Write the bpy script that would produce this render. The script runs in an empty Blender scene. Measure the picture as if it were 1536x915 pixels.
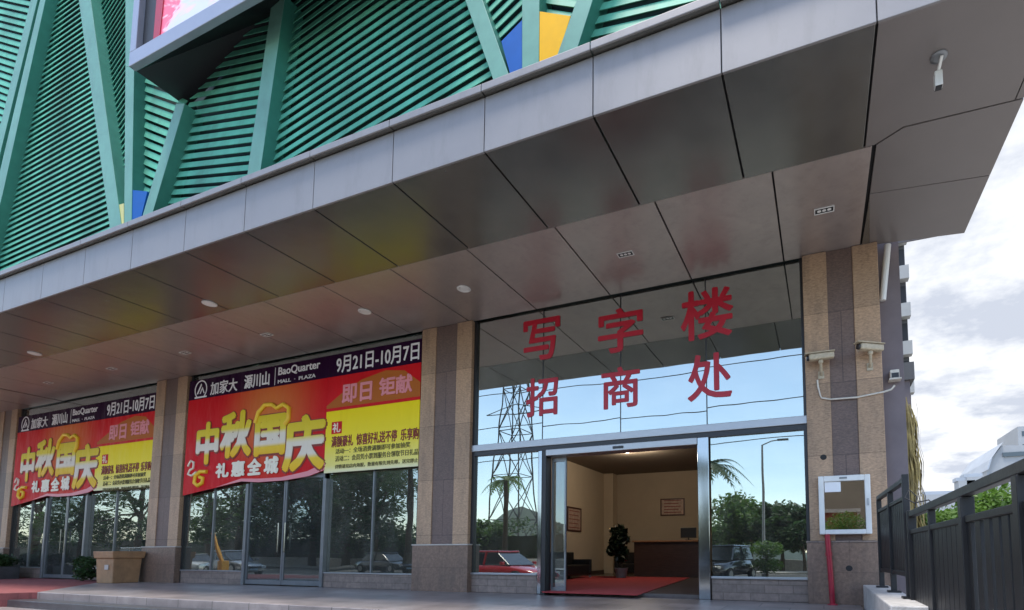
import bpy, bmesh, math, random
from math import sin, cos, pi, radians, sqrt
from mathutils import Vector, Matrix
S = bpy.context.scene
COL = S.collection

# ------------------------------------------------------------------ camera
F, YAW, PITCH, PX, PY, EYE = 788.0, .3741, .0803, 923.0, 767.0, 0.87
cam = bpy.data.objects.new('camera', bpy.data.cameras.new('camera'))
COL.objects.link(cam)
cam.location = (0, 0, EYE)
cam.rotation_euler = (pi/2 + PITCH, 0, YAW)
cam.data.sensor_fit = 'HORIZONTAL'; cam.data.sensor_width = 36
cam.data.lens = F/1536*36
cam.data.shift_x = -(PX - 768)/1536
cam.data.shift_y = (PY - 457.5)/1536
cam.data.clip_start = .05; cam.data.clip_end = 3000
S.camera = cam

# ------------------------------------------------------------------ sky and sun
SUN_EL, SUN_AZ = radians(75), radians(200)      # azimuth clockwise from +Y
w = bpy.data.worlds.new('World'); S.world = w; w.use_nodes = True
nt = w.node_tree; N = nt.nodes; L = nt.links; N.clear()
out = N.new('ShaderNodeOutputWorld'); bg = N.new('ShaderNodeBackground'); bg.inputs['Strength'].default_value = .15
sky = N.new('ShaderNodeTexSky'); sky.sky_type = 'NISHITA'; sky.sun_disc = False
sky.sun_elevation = SUN_EL; sky.sun_rotation = SUN_AZ
sky.air_density = 1.0; sky.dust_density = .5; sky.ozone_density = 1.0
tc = N.new('ShaderNodeTexCoord'); sep = N.new('ShaderNodeSeparateXYZ'); L.new(tc.outputs['Generated'], sep.inputs[0])
def M(op, a, b=None, clamp=False):
    n = N.new('ShaderNodeMath'); n.operation = op; n.use_clamp = clamp
    for i, v in enumerate((a, b)):
        if v is None: continue
        if isinstance(v, (int, float)): n.inputs[i].default_value = v
        else: L.new(v, n.inputs[i])
    return n.outputs[0]
zz = M('ADD', M('MAXIMUM', sep.outputs['Z'], 0.0), .16)
cx_ = M('DIVIDE', sep.outputs['X'], zz); cy_ = M('DIVIDE', sep.outputs['Y'], zz)
comb = N.new('ShaderNodeCombineXYZ'); L.new(cx_, comb.inputs[0]); L.new(cy_, comb.inputs[1])
n1 = N.new('ShaderNodeTexNoise'); n1.inputs['Scale'].default_value = 1.25; n1.inputs['Detail'].default_value = 9; n1.inputs['Roughness'].default_value = .58; n1.inputs['Distortion'].default_value = .25
L.new(comb.outputs[0], n1.inputs['Vector'])
n2 = N.new('ShaderNodeTexNoise'); n2.inputs['Scale'].default_value = 2.6; n2.inputs['Detail'].default_value = 7; n2.inputs['Roughness'].default_value = .6
mp = N.new('ShaderNodeMapping'); mp.inputs['Location'].default_value = (3.1, 7.7, 0); L.new(comb.outputs[0], mp.inputs[0]); L.new(mp.outputs[0], n2.inputs['Vector'])
# cover is heavy to the north and east, thin to the south
cov = M('MULTIPLY', M('ADD', sep.outputs['Y'], M('MULTIPLY', sep.outputs['X'], .15)), .42)
dens = N.new('ShaderNodeMapRange'); dens.inputs['From Min'].default_value = .44; dens.inputs['From Max'].default_value = .60
L.new(M('ADD', n1.outputs['Fac'], cov), dens.inputs['Value'])
cr = N.new('ShaderNodeValToRGB'); cr.color_ramp.elements[0].position = .40; cr.color_ramp.elements[0].color = (1.5, 1.62, 1.88, 1)
cr.color_ramp.elements[1].position = .58; cr.color_ramp.elements[1].color = (2.6, 2.64, 2.7, 1)
L.new(n2.outputs['Fac'], cr.inputs[0])
mx = N.new('ShaderNodeMix'); mx.data_type = 'RGBA'
dens.inputs['To Min'].default_value = .16; L.new(dens.outputs[0], mx.inputs['Factor']); L.new(sky.outputs[0], mx.inputs['A']); L.new(cr.outputs[0], mx.inputs['B'])
L.new(mx.outputs['Result'], bg.inputs['Color']); L.new(bg.outputs[0], out.inputs['Surface'])

sun = bpy.data.objects.new('sun', bpy.data.lights.new('sun', 'SUN')); COL.objects.link(sun)
sun.data.energy = 1.5; sun.data.angle = radians(14); sun.data.color = (1, .95, .88)
sd = Vector((sin(SUN_AZ)*cos(SUN_EL), cos(SUN_AZ)*cos(SUN_EL), sin(SUN_EL)))
sun.rotation_euler = sd.to_track_quat('Z', 'Y').to_euler()

S.view_settings.view_transform = 'Standard'; S.view_settings.look = 'None'
S.view_settings.exposure = 1.58; S.view_settings.gamma = 1; S.view_settings.use_curve_mapping = False
S.cycles.max_bounces = 10; S.cycles.transparent_max_bounces = 24; S.cycles.glossy_bounces = 5
S.cycles.caustics_reflective = False; S.cycles.sample_clamp_indirect = 4
try: S.cycles.use_denoising = True
except Exception: pass

# ------------------------------------------------------------------ materials
def lin(c):
    return tuple(((v/255+.055)/1.055)**2.4 if v > 10 else v/255/12.92 for v in c)
def mat(name, c, rough=.6, metal=0., var=.0, scale=4., bump=0., bscale=40., c2=None, coat=0., spec=.5, emit=0., brick=None, stretch=None, stain=0.):
    m = bpy.data.materials.new(name); m.use_nodes = True
    nt = m.node_tree; N = nt.nodes; L = nt.links
    p = N['Principled BSDF']
    p.inputs['Base Color'].default_value = (*c, 1); p.inputs['Roughness'].default_value = rough
    p.inputs['Metallic'].default_value = metal; p.inputs['Coat Weight'].default_value = coat
    p.inputs['Specular IOR Level'].default_value = spec
    if emit:
        p.inputs['Emission Color'].default_value = (*c, 1); p.inputs['Emission Strength'].default_value = emit
    tc = N.new('ShaderNodeTexCoord'); vec = tc.outputs['Object']
    if stretch:
        mp = N.new('ShaderNodeMapping'); mp.inputs['Scale'].default_value = stretch; L.new(vec, mp.inputs[0]); vec = mp.outputs[0]
    colsock = None
    if var or c2:
        n = N.new('ShaderNodeTexNoise'); n.inputs['Scale'].default_value = scale; n.inputs['Detail'].default_value = 6; n.inputs['Roughness'].default_value = .65
        L.new(vec, n.inputs['Vector'])
        r = N.new('ShaderNodeValToRGB'); r.color_ramp.elements[0].position = .32; r.color_ramp.elements[1].position = .68
        a = c2 or tuple(v*(1-var) for v in c); b = c if c2 else tuple(min(1, v*(1+var)) for v in c)
        r.color_ramp.elements[0].color = (*a, 1); r.color_ramp.elements[1].color = (*b, 1)
        L.new(n.outputs['Fac'], r.inputs[0]); colsock = r.outputs[0]
        mr = N.new('ShaderNodeMapRange'); mr.inputs['To Min'].default_value = max(.02, rough-.08); mr.inputs['To Max'].default_value = min(1, rough+.08)
        L.new(n.outputs['Fac'], mr.inputs[0]); L.new(mr.outputs[0], p.inputs['Roughness'])
    bsock = None
    if brick:                                   # (width, height, mortar darkness, axis mapping)
        bw, bh, dk, ax = brick
        sx = N.new('ShaderNodeSeparateXYZ'); L.new(tc.outputs['Object'], sx.inputs[0])
        cb = N.new('ShaderNodeCombineXYZ'); L.new(sx.outputs[ax[0]], cb.inputs[0]); L.new(sx.outputs[ax[1]], cb.inputs[1])
        bt = N.new('ShaderNodeTexBrick'); bt.inputs['Scale'].default_value = 1
        bt.inputs['Brick Width'].default_value = bw; bt.inputs['Row Height'].default_value = bh
        bt.inputs['Mortar Size'].default_value = .009; bt.inputs['Mortar Smooth'].default_value = .1
        bt.inputs['Color1'].default_value = (1, 1, 1, 1); bt.inputs['Color2'].default_value = (.76, .77, .78, 1); bt.inputs['Mortar'].default_value = (dk, dk, dk, 1)
        L.new(cb.outputs[0], bt.inputs['Vector'])
        mm = N.new('ShaderNodeMix'); mm.data_type = 'RGBA'; mm.blend_type = 'MULTIPLY'; mm.inputs['Factor'].default_value = 1
        if colsock: L.new(colsock, mm.inputs['A'])
        else: mm.inputs['A'].default_value = (*c, 1)
        L.new(bt.outputs['Color'], mm.inputs['B']); colsock = mm.outputs['Result']
    if colsock and stain:
        n = N.new('ShaderNodeTexNoise'); n.inputs['Scale'].default_value = 1.6; n.inputs['Detail'].default_value = 8; n.inputs['Roughness'].default_value = .7
        mp = N.new('ShaderNodeMapping'); mp.inputs['Scale'].default_value = (2.2, 2.2, .5) if stain > 0 else (1, 1, 1); L.new(tc.outputs['Object'], mp.inputs[0]); L.new(mp.outputs[0], n.inputs['Vector'])
        q = N.new('ShaderNodeMapRange'); q.inputs['From Min'].default_value = .5; q.inputs['From Max'].default_value = .72; q.inputs['To Max'].default_value = abs(stain); L.new(n.outputs['Fac'], q.inputs[0])
        mm = N.new('ShaderNodeMix'); mm.data_type = 'RGBA'; L.new(q.outputs[0], mm.inputs['Factor']); L.new(colsock, mm.inputs['A']); mm.inputs['B'].default_value = (.06, .05, .042, 1); colsock = mm.outputs['Result']
    if colsock: L.new(colsock, p.inputs['Base Color'])
    if bump:
        n = N.new('ShaderNodeTexNoise'); n.inputs['Scale'].default_value = bscale; n.inputs['Detail'].default_value = 4
        L.new(vec, n.inputs['Vector'])
        b = N.new('ShaderNodeBump'); b.inputs['Strength'].default_value = bump; b.inputs['Distance'].default_value = .02
        L.new(n.outputs['Fac'], b.inputs['Height']); L.new(b.outputs[0], p.inputs['Normal'])
    return m
def glass(name, tint, refl, fac0, fac1=.95, wob=.0, rough=0.0, haze=0.):
    m = bpy.data.materials.new(name); m.use_nodes = True
    nt = m.node_tree; N = nt.nodes; L = nt.links; N.clear()
    o = N.new('ShaderNodeOutputMaterial'); mix = N.new('ShaderNodeMixShader')
    t = N.new('ShaderNodeBsdfTransparent'); t.inputs[0].default_value = (*tint, 1)
    g = N.new('ShaderNodeBsdfGlossy'); g.inputs['Color'].default_value = (*refl, 1); g.inputs['Roughness'].default_value = rough
    lw = N.new('ShaderNodeLayerWeight'); lw.inputs[0].default_value = .35
    mr = N.new('ShaderNodeMapRange'); mr.inputs['To Min'].default_value = fac0; mr.inputs['To Max'].default_value = fac1
    L.new(lw.outputs['Fresnel'], mr.inputs[0]); L.new(mr.outputs[0], mix.inputs[0])
    L.new(t.outputs[0], mix.inputs[1]); L.new(g.outputs[0], mix.inputs[2]); L.new(mix.outputs[0], o.inputs[0])
    if haze:                                      # patchy pale haze mixed into the pane to brighten it
        tc = N.new('ShaderNodeTexCoord'); n = N.new('ShaderNodeTexNoise'); n.inputs['Scale'].default_value = 1.7; n.inputs['Detail'].default_value = 7; n.inputs['Distortion'].default_value = .6
        mp = N.new('ShaderNodeMapping'); mp.inputs['Scale'].default_value = (1.4, 1, .6); L.new(tc.outputs['Object'], mp.inputs[0]); L.new(mp.outputs[0], n.inputs['Vector'])
        r_ = N.new('ShaderNodeMapRange'); r_.inputs['From Min'].default_value = .3; r_.inputs['From Max'].default_value = .7; r_.inputs['To Min'].default_value = haze*.55; r_.inputs['To Max'].default_value = haze*1.45
        L.new(n.outputs['Fac'], r_.inputs[0]); d = N.new('ShaderNodeBsdfDiffuse'); d.inputs[0].default_value = (.5, .48, .43, 1)
        m2 = N.new('ShaderNodeMixShader'); L.new(r_.outputs[0], m2.inputs[0]); L.new(mix.outputs[0], m2.inputs[1]); L.new(d.outputs[0], m2.inputs[2]); L.new(m2.outputs[0], o.inputs[0])
    if wob:
        tc = N.new('ShaderNodeTexCoord'); n = N.new('ShaderNodeTexNoise'); n.inputs['Scale'].default_value = .9; n.inputs['Detail'].default_value = 1
        L.new(tc.outputs['Object'], n.inputs['Vector']); b = N.new('ShaderNodeBump'); b.inputs['Strength'].default_value = wob; b.inputs['Distance'].default_value = .02
        L.new(n.outputs['Fac'], b.inputs['Height']); L.new(b.outputs[0], g.inputs['Normal'])
    return m

m_tan = mat('tan_stone', (.43, .28, .175), .5, var=.3, scale=18, bump=.25, bscale=60, stretch=(1, 1, 2.6), brick=(2.2, 1.3, .6, ('X', 'Z')), stain=0.45)
m_dstone = mat('dark_stone', (.16, .105, .088), .5, var=.3, scale=22, bump=.2, bscale=70, stretch=(1, 1, 2.6), brick=(2.2, 1.3, .55, ('X', 'Z')), stain=0.4)
m_plinth = mat('plinth_stone', (.205, .13, .092), .45, var=.3, scale=22, bump=.3, bscale=50, brick=(1.2, .55, .75, ('X', 'Z')), stain=0.5)
m_cap = mat('cap_stone', (.5, .45, .4), .5, var=.1)
m_sill = mat('sill_stone', (.24, .18, .15), .4, var=.25, scale=8, bump=.2, brick=(.5, .15, .6, ('X', 'Z')))
m_soff = mat('soffit_metal', (.38, .325, .30), .33, .45, var=.09, scale=1.8, spec=.6, bump=.22, bscale=1.3, stain=0.2)
m_soffd = mat('soffit_metal_front', (.21, .205, .19), .24, .75, var=.09, scale=1.8, bump=.18, bscale=1.2)
m_soffr = mat('soffit_metal_end', (.2, .178, .168), .36, .3, var=.06, scale=.6)
m_fascia = mat('fascia_metal', (.235, .222, .222), .5, .25, var=.05, scale=1.2, stain=0.18)
m_black = mat('black_gap', (.012, .012, .013), .7)
m_green = mat('green_slat', (.095, .36, .25), .55, .0, spec=.2, var=.3, scale=1.1, bump=.04, bscale=6, stretch=(1, 1, .4), stain=0.3)
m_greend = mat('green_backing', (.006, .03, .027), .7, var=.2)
m_rib = mat('green_rib', (.14, .31, .25), .5, 0, spec=.25, var=.12, scale=1.5, stain=0.2)
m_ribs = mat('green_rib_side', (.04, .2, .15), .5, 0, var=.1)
m_blue = mat('blue_panel', (.005, .095, .36), .55, spec=.15, var=.06)
m_yel = mat('yellow_panel', (.78, .40, .004), .55, spec=.15, var=.05)
m_yel2 = mat('pale_yellow_panel', (.55, .5, .14), .4, var=.05)
m_alu = mat('aluminium', (.36, .365, .38), .35, .7, var=.06, scale=3)
m_chrome = mat('polished_steel', (.33, .35, .37), .1, 1.0)
m_frame = mat('dark_frame', (.03, .03, .033), .35, .4)
m_gframe = mat('grey_frame', (.2, .21, .22), .35, .5, var=.08)
m_terr = mat('terrace_granite', (.31, .262, .245), .36, var=.25, scale=1.3, bump=.03, bscale=90, brick=(1.0, .6, .3, ('X', 'Y')), stain=-0.45)
m_terrd = mat('dark_kerb_granite', (.055, .055, .058), .35, var=.3, scale=6, bump=.15)
m_road = mat('road', (.4, .39, .37), .85, var=.15, scale=.8, bump=.3, bscale=60)
m_asph = mat('asphalt', (.06, .06, .062), .85, var=.25, scale=.6, bump=.4, bscale=80)
m_paint = mat('road_paint', (.75, .75, .72), .6, var=.1, scale=9)
m_redpav = mat('red_paving', (.28, .075, .07), .7, var=.2, scale=4, bump=.2, brick=(.3, .15, .75, ('X', 'Y')))
m_redcar = mat('red_carpet', (.42, .045, .05), .9, var=.15, scale=20, bump=.3, bscale=200)
m_red = mat('red_vinyl', (.4, .005, .022), .4, var=.08, scale=5)
m_banred = mat('banner_red', (.56, .006, .012), .45, var=.1, scale=1, spec=.15)
m_purple = mat('banner_purple', (.02, .003, .024), .45, var=.1, spec=.06)
m_banyel = mat('banner_yellow', (.75, .62, .02), .45, var=.05, scale=1)
m_banpale = mat('banner_pale_yellow', (.72, .68, .28), .45, var=.05, scale=1)
m_gold = mat('print_gold', (.85, .55, .03), .45)
m_cream = mat('print_cream', (.8, .74, .6), .45)
m_white = mat('print_white', (.8, .8, .82), .45)
m_pink = mat('print_pink', (.7, .25, .28), .45)
m_swoosh = mat('print_orange', (.42, .12, .02), .5, spec=.15)
m_darkred = mat('print_dark_red', (.22, .02, .01), .5)
m_ink = mat('print_ink', (.12, .1, .02), .5)
m_wpaint = mat('white_enamel', (.72, .72, .7), .35, var=.06, scale=3, bump=.02, stain=0.12)
m_cctv = mat('aged_cream_plastic', (.46, .39, .28), .45, var=.2, scale=14, stain=0.4)
m_pipe = mat('red_pipe_paint', (.32, .008, .03), .35, var=.2, scale=8)
m_cond = mat('white_conduit', (.6, .56, .5), .5, var=.15, scale=12)
m_fence = mat('fence_steel', (.0125, .013, .015), .45, .2, var=.15, scale=3, bump=.05)
m_conc = mat('concrete', (.5, .48, .46), .8, var=.2, scale=5, bump=.3)
m_mauve = mat('mauve_render', (.17, .14, .15), .7, var=.12, scale=2)
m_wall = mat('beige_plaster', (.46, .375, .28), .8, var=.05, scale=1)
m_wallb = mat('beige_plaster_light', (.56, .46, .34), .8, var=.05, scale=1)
m_ceil = mat('interior_ceiling', (.2, .165, .13), .8)
m_lfloor = mat('lobby_tile', (.16, .13, .12), .2, var=.1, brick=(.8, .8, .7, ('X', 'Y')))
m_dark = mat('shop_dark_wall', (.07, .076, .072), .7, var=.3, scale=1.2)
m_dfloor = mat('shop_floor', (.2, .17, .15), .3, var=.1)
m_sofa = mat('black_leather', (.012, .012, .013), .4, bump=.1)
m_desk = mat('dark_wood', (.05, .026, .02), .4, var=.3, scale=3, stretch=(1, 1, 8))
m_wood = mat('brown_wood', (.26, .13, .06), .5, var=.25, scale=3, stretch=(8, 1, 1))
m_card = mat('brown_board', (.38, .22, .11), .6, var=.15, scale=5, bump=.1, stain=0.3)
m_pot = mat('grey_pot', (.2, .2, .2), .5, var=.1)
m_soil = mat('soil', (.04, .03, .02), .9)
m_bark = mat('bark', (.1, .075, .05), .85, var=.35, scale=6, bump=.6, bscale=20, stretch=(3, 3, .6))
m_leaf = mat('leaf_green', (.085, .16, .035), .5, var=.45, scale=.8)
m_leaf2 = mat('leaf_dark', (.05, .10, .032), .5, var=.45, scale=.8)
m_leaf3 = mat('leaf_bright', (.11, .21, .035), .5, var=.4, scale=.8)
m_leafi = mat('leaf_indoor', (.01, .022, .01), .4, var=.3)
m_dry = mat('dry_frond', (.26, .2, .07), .7, var=.4, scale=4)
m_tower = mat('tower_grey', (.09, .09, .095), .7, var=.08, scale=.3)
m_parap = mat('tower_parapet', (.36, .36, .35), .7, var=.08, scale=.5)
m_taupe = mat('taupe_render', (.3, .26, .21), .8, var=.08, scale=.5)
m_recess = mat('balcony_recess', (.035, .035, .037), .85)
m_win = mat('window_dark', (.03, .04, .05), .1, spec=.8)
m_farw = mat('far_white', (.3, .31, .32), .7, var=.08, scale=.1)
m_farr = mat('far_roof', (.33, .36, .4), .6, var=.1, scale=.1)
m_hill = mat('hill_green', (.06, .085, .07), .9, var=.3, scale=.02, bump=1, bscale=.1)
m_pyl = mat('galvanised_steel', (.07, .075, .08), .5, .5)
m_cable = mat('cable', (.02, .02, .022), .6)
m_lamp = mat('lamp_glow', (1, .9, .72), .4, emit=9)
m_lampoff = mat('lamp_lens', (.75, .75, .72), .3)
m_tyre = mat('tyre', (.015, .015, .015), .8)
m_screenb = mat('screen_housing', (.012, .013, .016), .5)
m_screenf = mat('screen_frame', (.30, .31, .36), .35, .4, var=.05)
m_poster = mat('poster_paper', (.45, .32, .26), .5, var=.3, scale=9)
m_pframe = mat('poster_frame', (.07, .02, .015), .4)
m_ywr = mat('machine_yellow', (.75, .35, .02), .45, var=.2, scale=6)
m_sign = mat('pale_blue_sign', (.25, .36, .48), .4)
g_lobby = glass('mirror_glass', (.42, .46, .48), (.72, .77, .72),   .5, wob=.12, haze=.035)
g_upper = glass('mirror_glass_upper', (.28, .3, .32), (.73, .78, .72), .56, wob=.10, haze=.03)
g_shop = glass('shop_glass', (.74, .8, .77), (.78, .83, .80), .26, wob=.14, haze=.055)
g_door = glass('door_glass', (.62, .68, .7), (.6, .72, .76), .14, wob=.1, haze=.05)
g_cab = glass('cabinet_glass', (.5, .48, .44), (.9, .88, .84), .38, wob=.03)

for m in (m_leaf, m_leaf2, m_leaf3):
    nt = m.node_tree; p = nt.nodes['Principled BSDF']; o_ = nt.nodes['Material Output']
    tr = nt.nodes.new('ShaderNodeBsdfTranslucent'); mx_ = nt.nodes.new('ShaderNodeMixShader'); mx_.inputs[0].default_value = .42
    src = p.inputs['Base Color'].links[0].from_socket
    nt.links.new(src, tr.inputs[0]); nt.links.new(p.outputs[0], mx_.inputs[1]); nt.links.new(tr.outputs[0], mx_.inputs[2]); nt.links.new(mx_.outputs[0], o_.inputs[0])
# ------------------------------------------------------------------ mesh helpers
class MB:
    def __init__(s): s.v = []; s.f = []; s.smooth = []
    def add(s, vs, fs, sm=False):
        o = len(s.v); s.v += [tuple(v) for v in vs]; s.f += [tuple(i+o for i in f) for f in fs]; s.smooth += [sm]*len(fs); return s
    def box(s, x0, x1, y0, y1, z0, z1):
        return s.add([(x0,y0,z0),(x1,y0,z0),(x1,y1,z0),(x0,y1,z0),(x0,y0,z1),(x1,y0,z1),(x1,y1,z1),(x0,y1,z1)],
                     [(0,3,2,1),(4,5,6,7),(0,1,5,4),(1,2,6,5),(2,3,7,6),(3,0,4,7)])
    def bar(s, a, b, wd, ht, up=(0,0,1)):
        a = Vector(a); b = Vector(b); d = (b-a).normalized(); sx = d.cross(Vector(up))
        if sx.length < 1e-4: sx = d.cross(Vector((1,0,0)))
        sx.normalize(); u = sx.cross(d)
        q = [(-wd/2,-ht/2),(wd/2,-ht/2),(wd/2,ht/2),(-wd/2,ht/2)]
        vs = [p+sx*i+u*j for p in (a, b) for i, j in q]
        return s.add(vs, [(0,1,2,3),(7,6,5,4),(0,4,5,1),(1,5,6,2),(2,6,7,3),(3,7,4,0)])
    def tube(s, pts, r, n=8, cap=True):
        pts = [Vector(p) for p in pts]; k = len(pts); rs = r if isinstance(r, (list, tuple)) else [r]*k
        vs = []; prev = None
        for i, p in enumerate(pts):
            d = (pts[min(i+1,k-1)]-pts[max(i-1,0)]).normalized()
            if prev is None:
                x = d.cross(Vector((0,0,1)))
                if x.length < .05: x = d.cross(Vector((1,0,0)))
            else: x = prev - d*prev.dot(d)
            x.normalize(); prev = x; y = d.cross(x)
            vs += [p + (x*cos(2*pi*j/n)+y*sin(2*pi*j/n))*rs[i] for j in range(n)]
        fs = [(i*n+j, i*n+(j+1)%n, (i+1)*n+(j+1)%n, (i+1)*n+j) for i in range(k-1) for j in range(n)]
        s.add(vs, fs, True)
        if cap: s.add(vs[:n], [tuple(range(n))[::-1]]); s.add(vs[-n:], [tuple(range(n))])
        return s
    def prism(s, poly, y0, y1):
        """polygon in x,z extruded from y0 (front) to y1"""
        n = len(poly)
        a = sum(poly[i][0]*poly[(i+1)%n][1]-poly[(i+1)%n][0]*poly[i][1] for i in range(n))
        if a < 0: poly = poly[::-1]
        vs = [(x,y0,z) for x,z in poly]+[(x,y1,z) for x,z in poly]
        return s.add(vs, [tuple(range(n)), tuple(range(2*n-1, n-1, -1))]+[(i+n, (i+1)%n+n, (i+1)%n, i) for i in range(n)])
    def slab(s, poly, z0, z1):
        n = len(poly)
        a = sum(poly[i][0]*poly[(i+1)%n][1]-poly[(i+1)%n][0]*poly[i][1] for i in range(n))
        if a < 0: poly = poly[::-1]
        vs = [(x,y,z1) for x,y in poly]+[(x,y,z0) for x,y in poly]
        return s.add(vs, [tuple(range(n)), tuple(range(2*n-1, n-1, -1))]+[(i+n, (i+1)%n+n, (i+1)%n, i) for i in range(n)])
    def disc_lathe(s, c, prof, n=16):
        """profile (radius, z) turned about the vertical through c"""
        vs = [(c[0]+r*cos(2*pi*j/n), c[1]+r*sin(2*pi*j/n), c[2]+z) for r, z in prof for j in range(n)]
        k = len(prof)
        s.add(vs, [(i*n+j, i*n+(j+1)%n, (i+1)*n+(j+1)%n, (i+1)*n+j) for i in range(k-1) for j in range(n)], True)
        s.add(vs[-n:], [tuple(range(n))]); s.add(vs[:n], [tuple(range(n))[::-1]]); return s
    def blob(s, c, r, n=2):
        bm = bmesh.new(); bmesh.ops.create_icosphere(bm, subdivisions=n, radius=1)
        r = r if isinstance(r, (tuple, list)) else (r, r, r)
        s.add([(c[0]+v.co.x*r[0], c[1]+v.co.y*r[1], c[2]+v.co.z*r[2]) for v in bm.verts], [tuple(v.index for v in f.verts) for f in bm.faces], True)
        bm.free(); return s
    def build(s, name, m, parent=None, bevel=0., kind=None, label=None):
        me = bpy.data.meshes.new(name)
        off = Vector((0,0,0)); p = parent
        while p is not None: off += p.location; p = p.parent
        me.from_pydata([Vector(v)-off for v in s.v], [], s.f)
        me.polygons.foreach_set('use_smooth', s.smooth)
        for x in (m if isinstance(m, (list, tuple)) else [m]): me.materials.append(x)
        me.update()
        o = bpy.data.objects.new(name, me); COL.objects.link(o)
        if parent: o.parent = parent
        if bevel:
            b = o.modifiers.new('bevel', 'BEVEL'); b.width = bevel; b.segments = 2; b.limit_method = 'ANGLE'; b.angle_limit = radians(50)
        if kind: o['kind'] = kind
        if label: o['label'] = label
        return o
def tilt(o, seed):
    rn = random.Random(seed); a, c = rn.uniform(-.004, .004), rn.uniform(-.004, .004)
    vs = o.data.vertices; n = len(vs); mx_ = sum(v.co.x for v in vs)/n; mz = sum(v.co.z for v in vs)/n
    for v in vs: v.co.y += a*(v.co.x-mx_)+c*(v.co.z-mz)
    return o
def tag(o, label, cat, group=None, kind=None):
    o['label'] = label; o['category'] = cat
    if group: o['group'] = group
    if kind: o['kind'] = kind
    return o
def thing(name, label, cat, loc=(0,0,0), group=None, rz=0):
    o = bpy.data.objects.new(name, None); COL.objects.link(o); o.location = loc; o.rotation_euler = (0,0,rz)
    o.empty_display_size = .2
    return tag(o, label, cat, group)
def dup(root, loc, rz=0, label=None, sc=1.):
    r = root.copy(); COL.objects.link(r); r.location = loc; r.rotation_euler = (0,0,rz); r.scale = (sc,sc,sc)
    if label: r['label'] = label
    for ch in list(root.children):
        c = ch.copy(); COL.objects.link(c); c.parent = r
        for g in ch.children:
            d = g.copy(); COL.objects.link(d); d.parent = c
    return r
fwd = Vector((-sin(YAW)*cos(PITCH), cos(YAW)*cos(PITCH), sin(PITCH))); rgt = Vector((cos(YAW), sin(YAW), 0)); upv = rgt.cross(fwd)
EYEP = Vector((0,0,EYE))
def at(px, py, Y):                                # point of the plane y = Y
    d = fwd + rgt*((px-PX)/F) - upv*((py-PY)/F)
    return EYEP + d*(Y/d.y)
def xz(px, py, Y): p = at(px, py, Y); return (p.x, p.z)
def text_poly(txt, x0, x1, z0, z1, y, m, parent, name='lettering', bold=0., depth=.006, shear=0.):
    cu = bpy.data.curves.new('t', 'FONT'); cu.body = txt; cu.size = 1; cu.resolution_u = 3
    cu.extrude = .5
    o = bpy.data.objects.new('t', cu); COL.objects.link(o)
    dg = bpy.context.evaluated_depsgraph_get(); dg.update()
    me = bpy.data.meshes.new_from_object(o.evaluated_get(dg))
    bpy.data.objects.remove(o); bpy.data.curves.remove(cu)
    xs = [v.co.x for v in me.vertices]; ys = [v.co.y for v in me.vertices]
    ax, bx, ay, by = min(xs), max(xs), min(ys), max(ys)
    mb = MB(); fs = [tuple(p.vertices) for p in me.polygons]
    ww = bx-ax; hh = by-ay; em = (z1-z0)/hh
    offs = [(0,0)] + ([(cos(k*pi/4)*bold, sin(k*pi/4)*bold) for k in range(8)] if bold else [])
    for k, (ox, oz) in enumerate(offs):
        vs = []
        for v in me.vertices:
            u = (v.co.x-ax+ox+bold)/(ww+2*bold); t = (v.co.y-ay+oz+bold)/(hh+2*bold)
            vs.append((x0+(x1-x0)*u+shear*t, y - ((depth+.0007*k) if v.co.z > 0 else 0), z0+(z1-z0)*t))
        mb.add(vs, fs)
    bpy.data.meshes.remove(me)
    return mb.build(name, m, parent)
def clip(poly, n, d, keep_ge=True):
    outp = []
    for i in range(len(poly)):
        a = poly[i]; b = poly[(i+1) % len(poly)]
        fa = a[0]*n[0]+a[1]*n[1]-d; fb = b[0]*n[0]+b[1]*n[1]-d
        if not keep_ge: fa, fb = -fa, -fb
        if fa >= 0: outp.append(a)
        if fa*fb < 0:
            t = fa/(fa-fb); outp.append((a[0]+(b[0]-a[0])*t, a[1]+(b[1]-a[1])*t))
    return outp

# ------------------------------------------------------------------ ground
GZ = -.45
MB().add([(-900,-900,GZ),(900,-900,GZ),(900,900,GZ),(-900,900,GZ)], [(0,1,2,3)]).build('ground', m_road, kind='structure')
MB().add([(-300,-15,GZ+.004),(300,-15,GZ+.004),(300,-3.5,GZ+.004),(-300,-3.5,GZ+.004)], [(0,1,2,3)]).build('road', m_asph, kind='structure')
mk = MB()
for i in range(-12, 12): mk.add([(i*9,-9.32,GZ+.008),(i*9+4,-9.32,GZ+.008),(i*9+4,-9.18,GZ+.008),(i*9,-9.18,GZ+.008)], [(0,1,2,3)])
for y in (-14.6, -4.0): mk.add([(-300,y,GZ+.008),(300,y,GZ+.008),(300,y+.12,GZ+.008),(-300,y+.12,GZ+.008)], [(0,1,2,3)])
mk.build('road_markings', m_paint, kind='structure')
MB().box(-300, 300, -18.5, -15, GZ-.2, GZ+.13).build('pavement', m_conc, kind='structure', bevel=.02)
TX0, TX1 = -60, .58
t = MB(); t.box(-16.6, TX1, 6.4, 10.0, GZ-.1, 0.0)
t.build('terrace', m_terr, kind='structure', bevel=.012)
MB().slab([(-16.602,6.41),(-21.0,9.6),(-21.0,10),(-60,10),(-60,4.6),(-17.6,4.6)], GZ-.1, -.004).build('red_paving', m_redpav, kind='structure')
MB().slab([(-16.602,6.43),(-16.602,10),(-20.99,10),(-20.99,9.61)], GZ-.1, 0).build('terrace_corner_paving', m_terr, kind='structure')
MB().box(-17.0, TX1, 6.02, 6.4, GZ-.1, -.15).build('terrace_step', m_terrd, kind='structure', bevel=.012)
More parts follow.
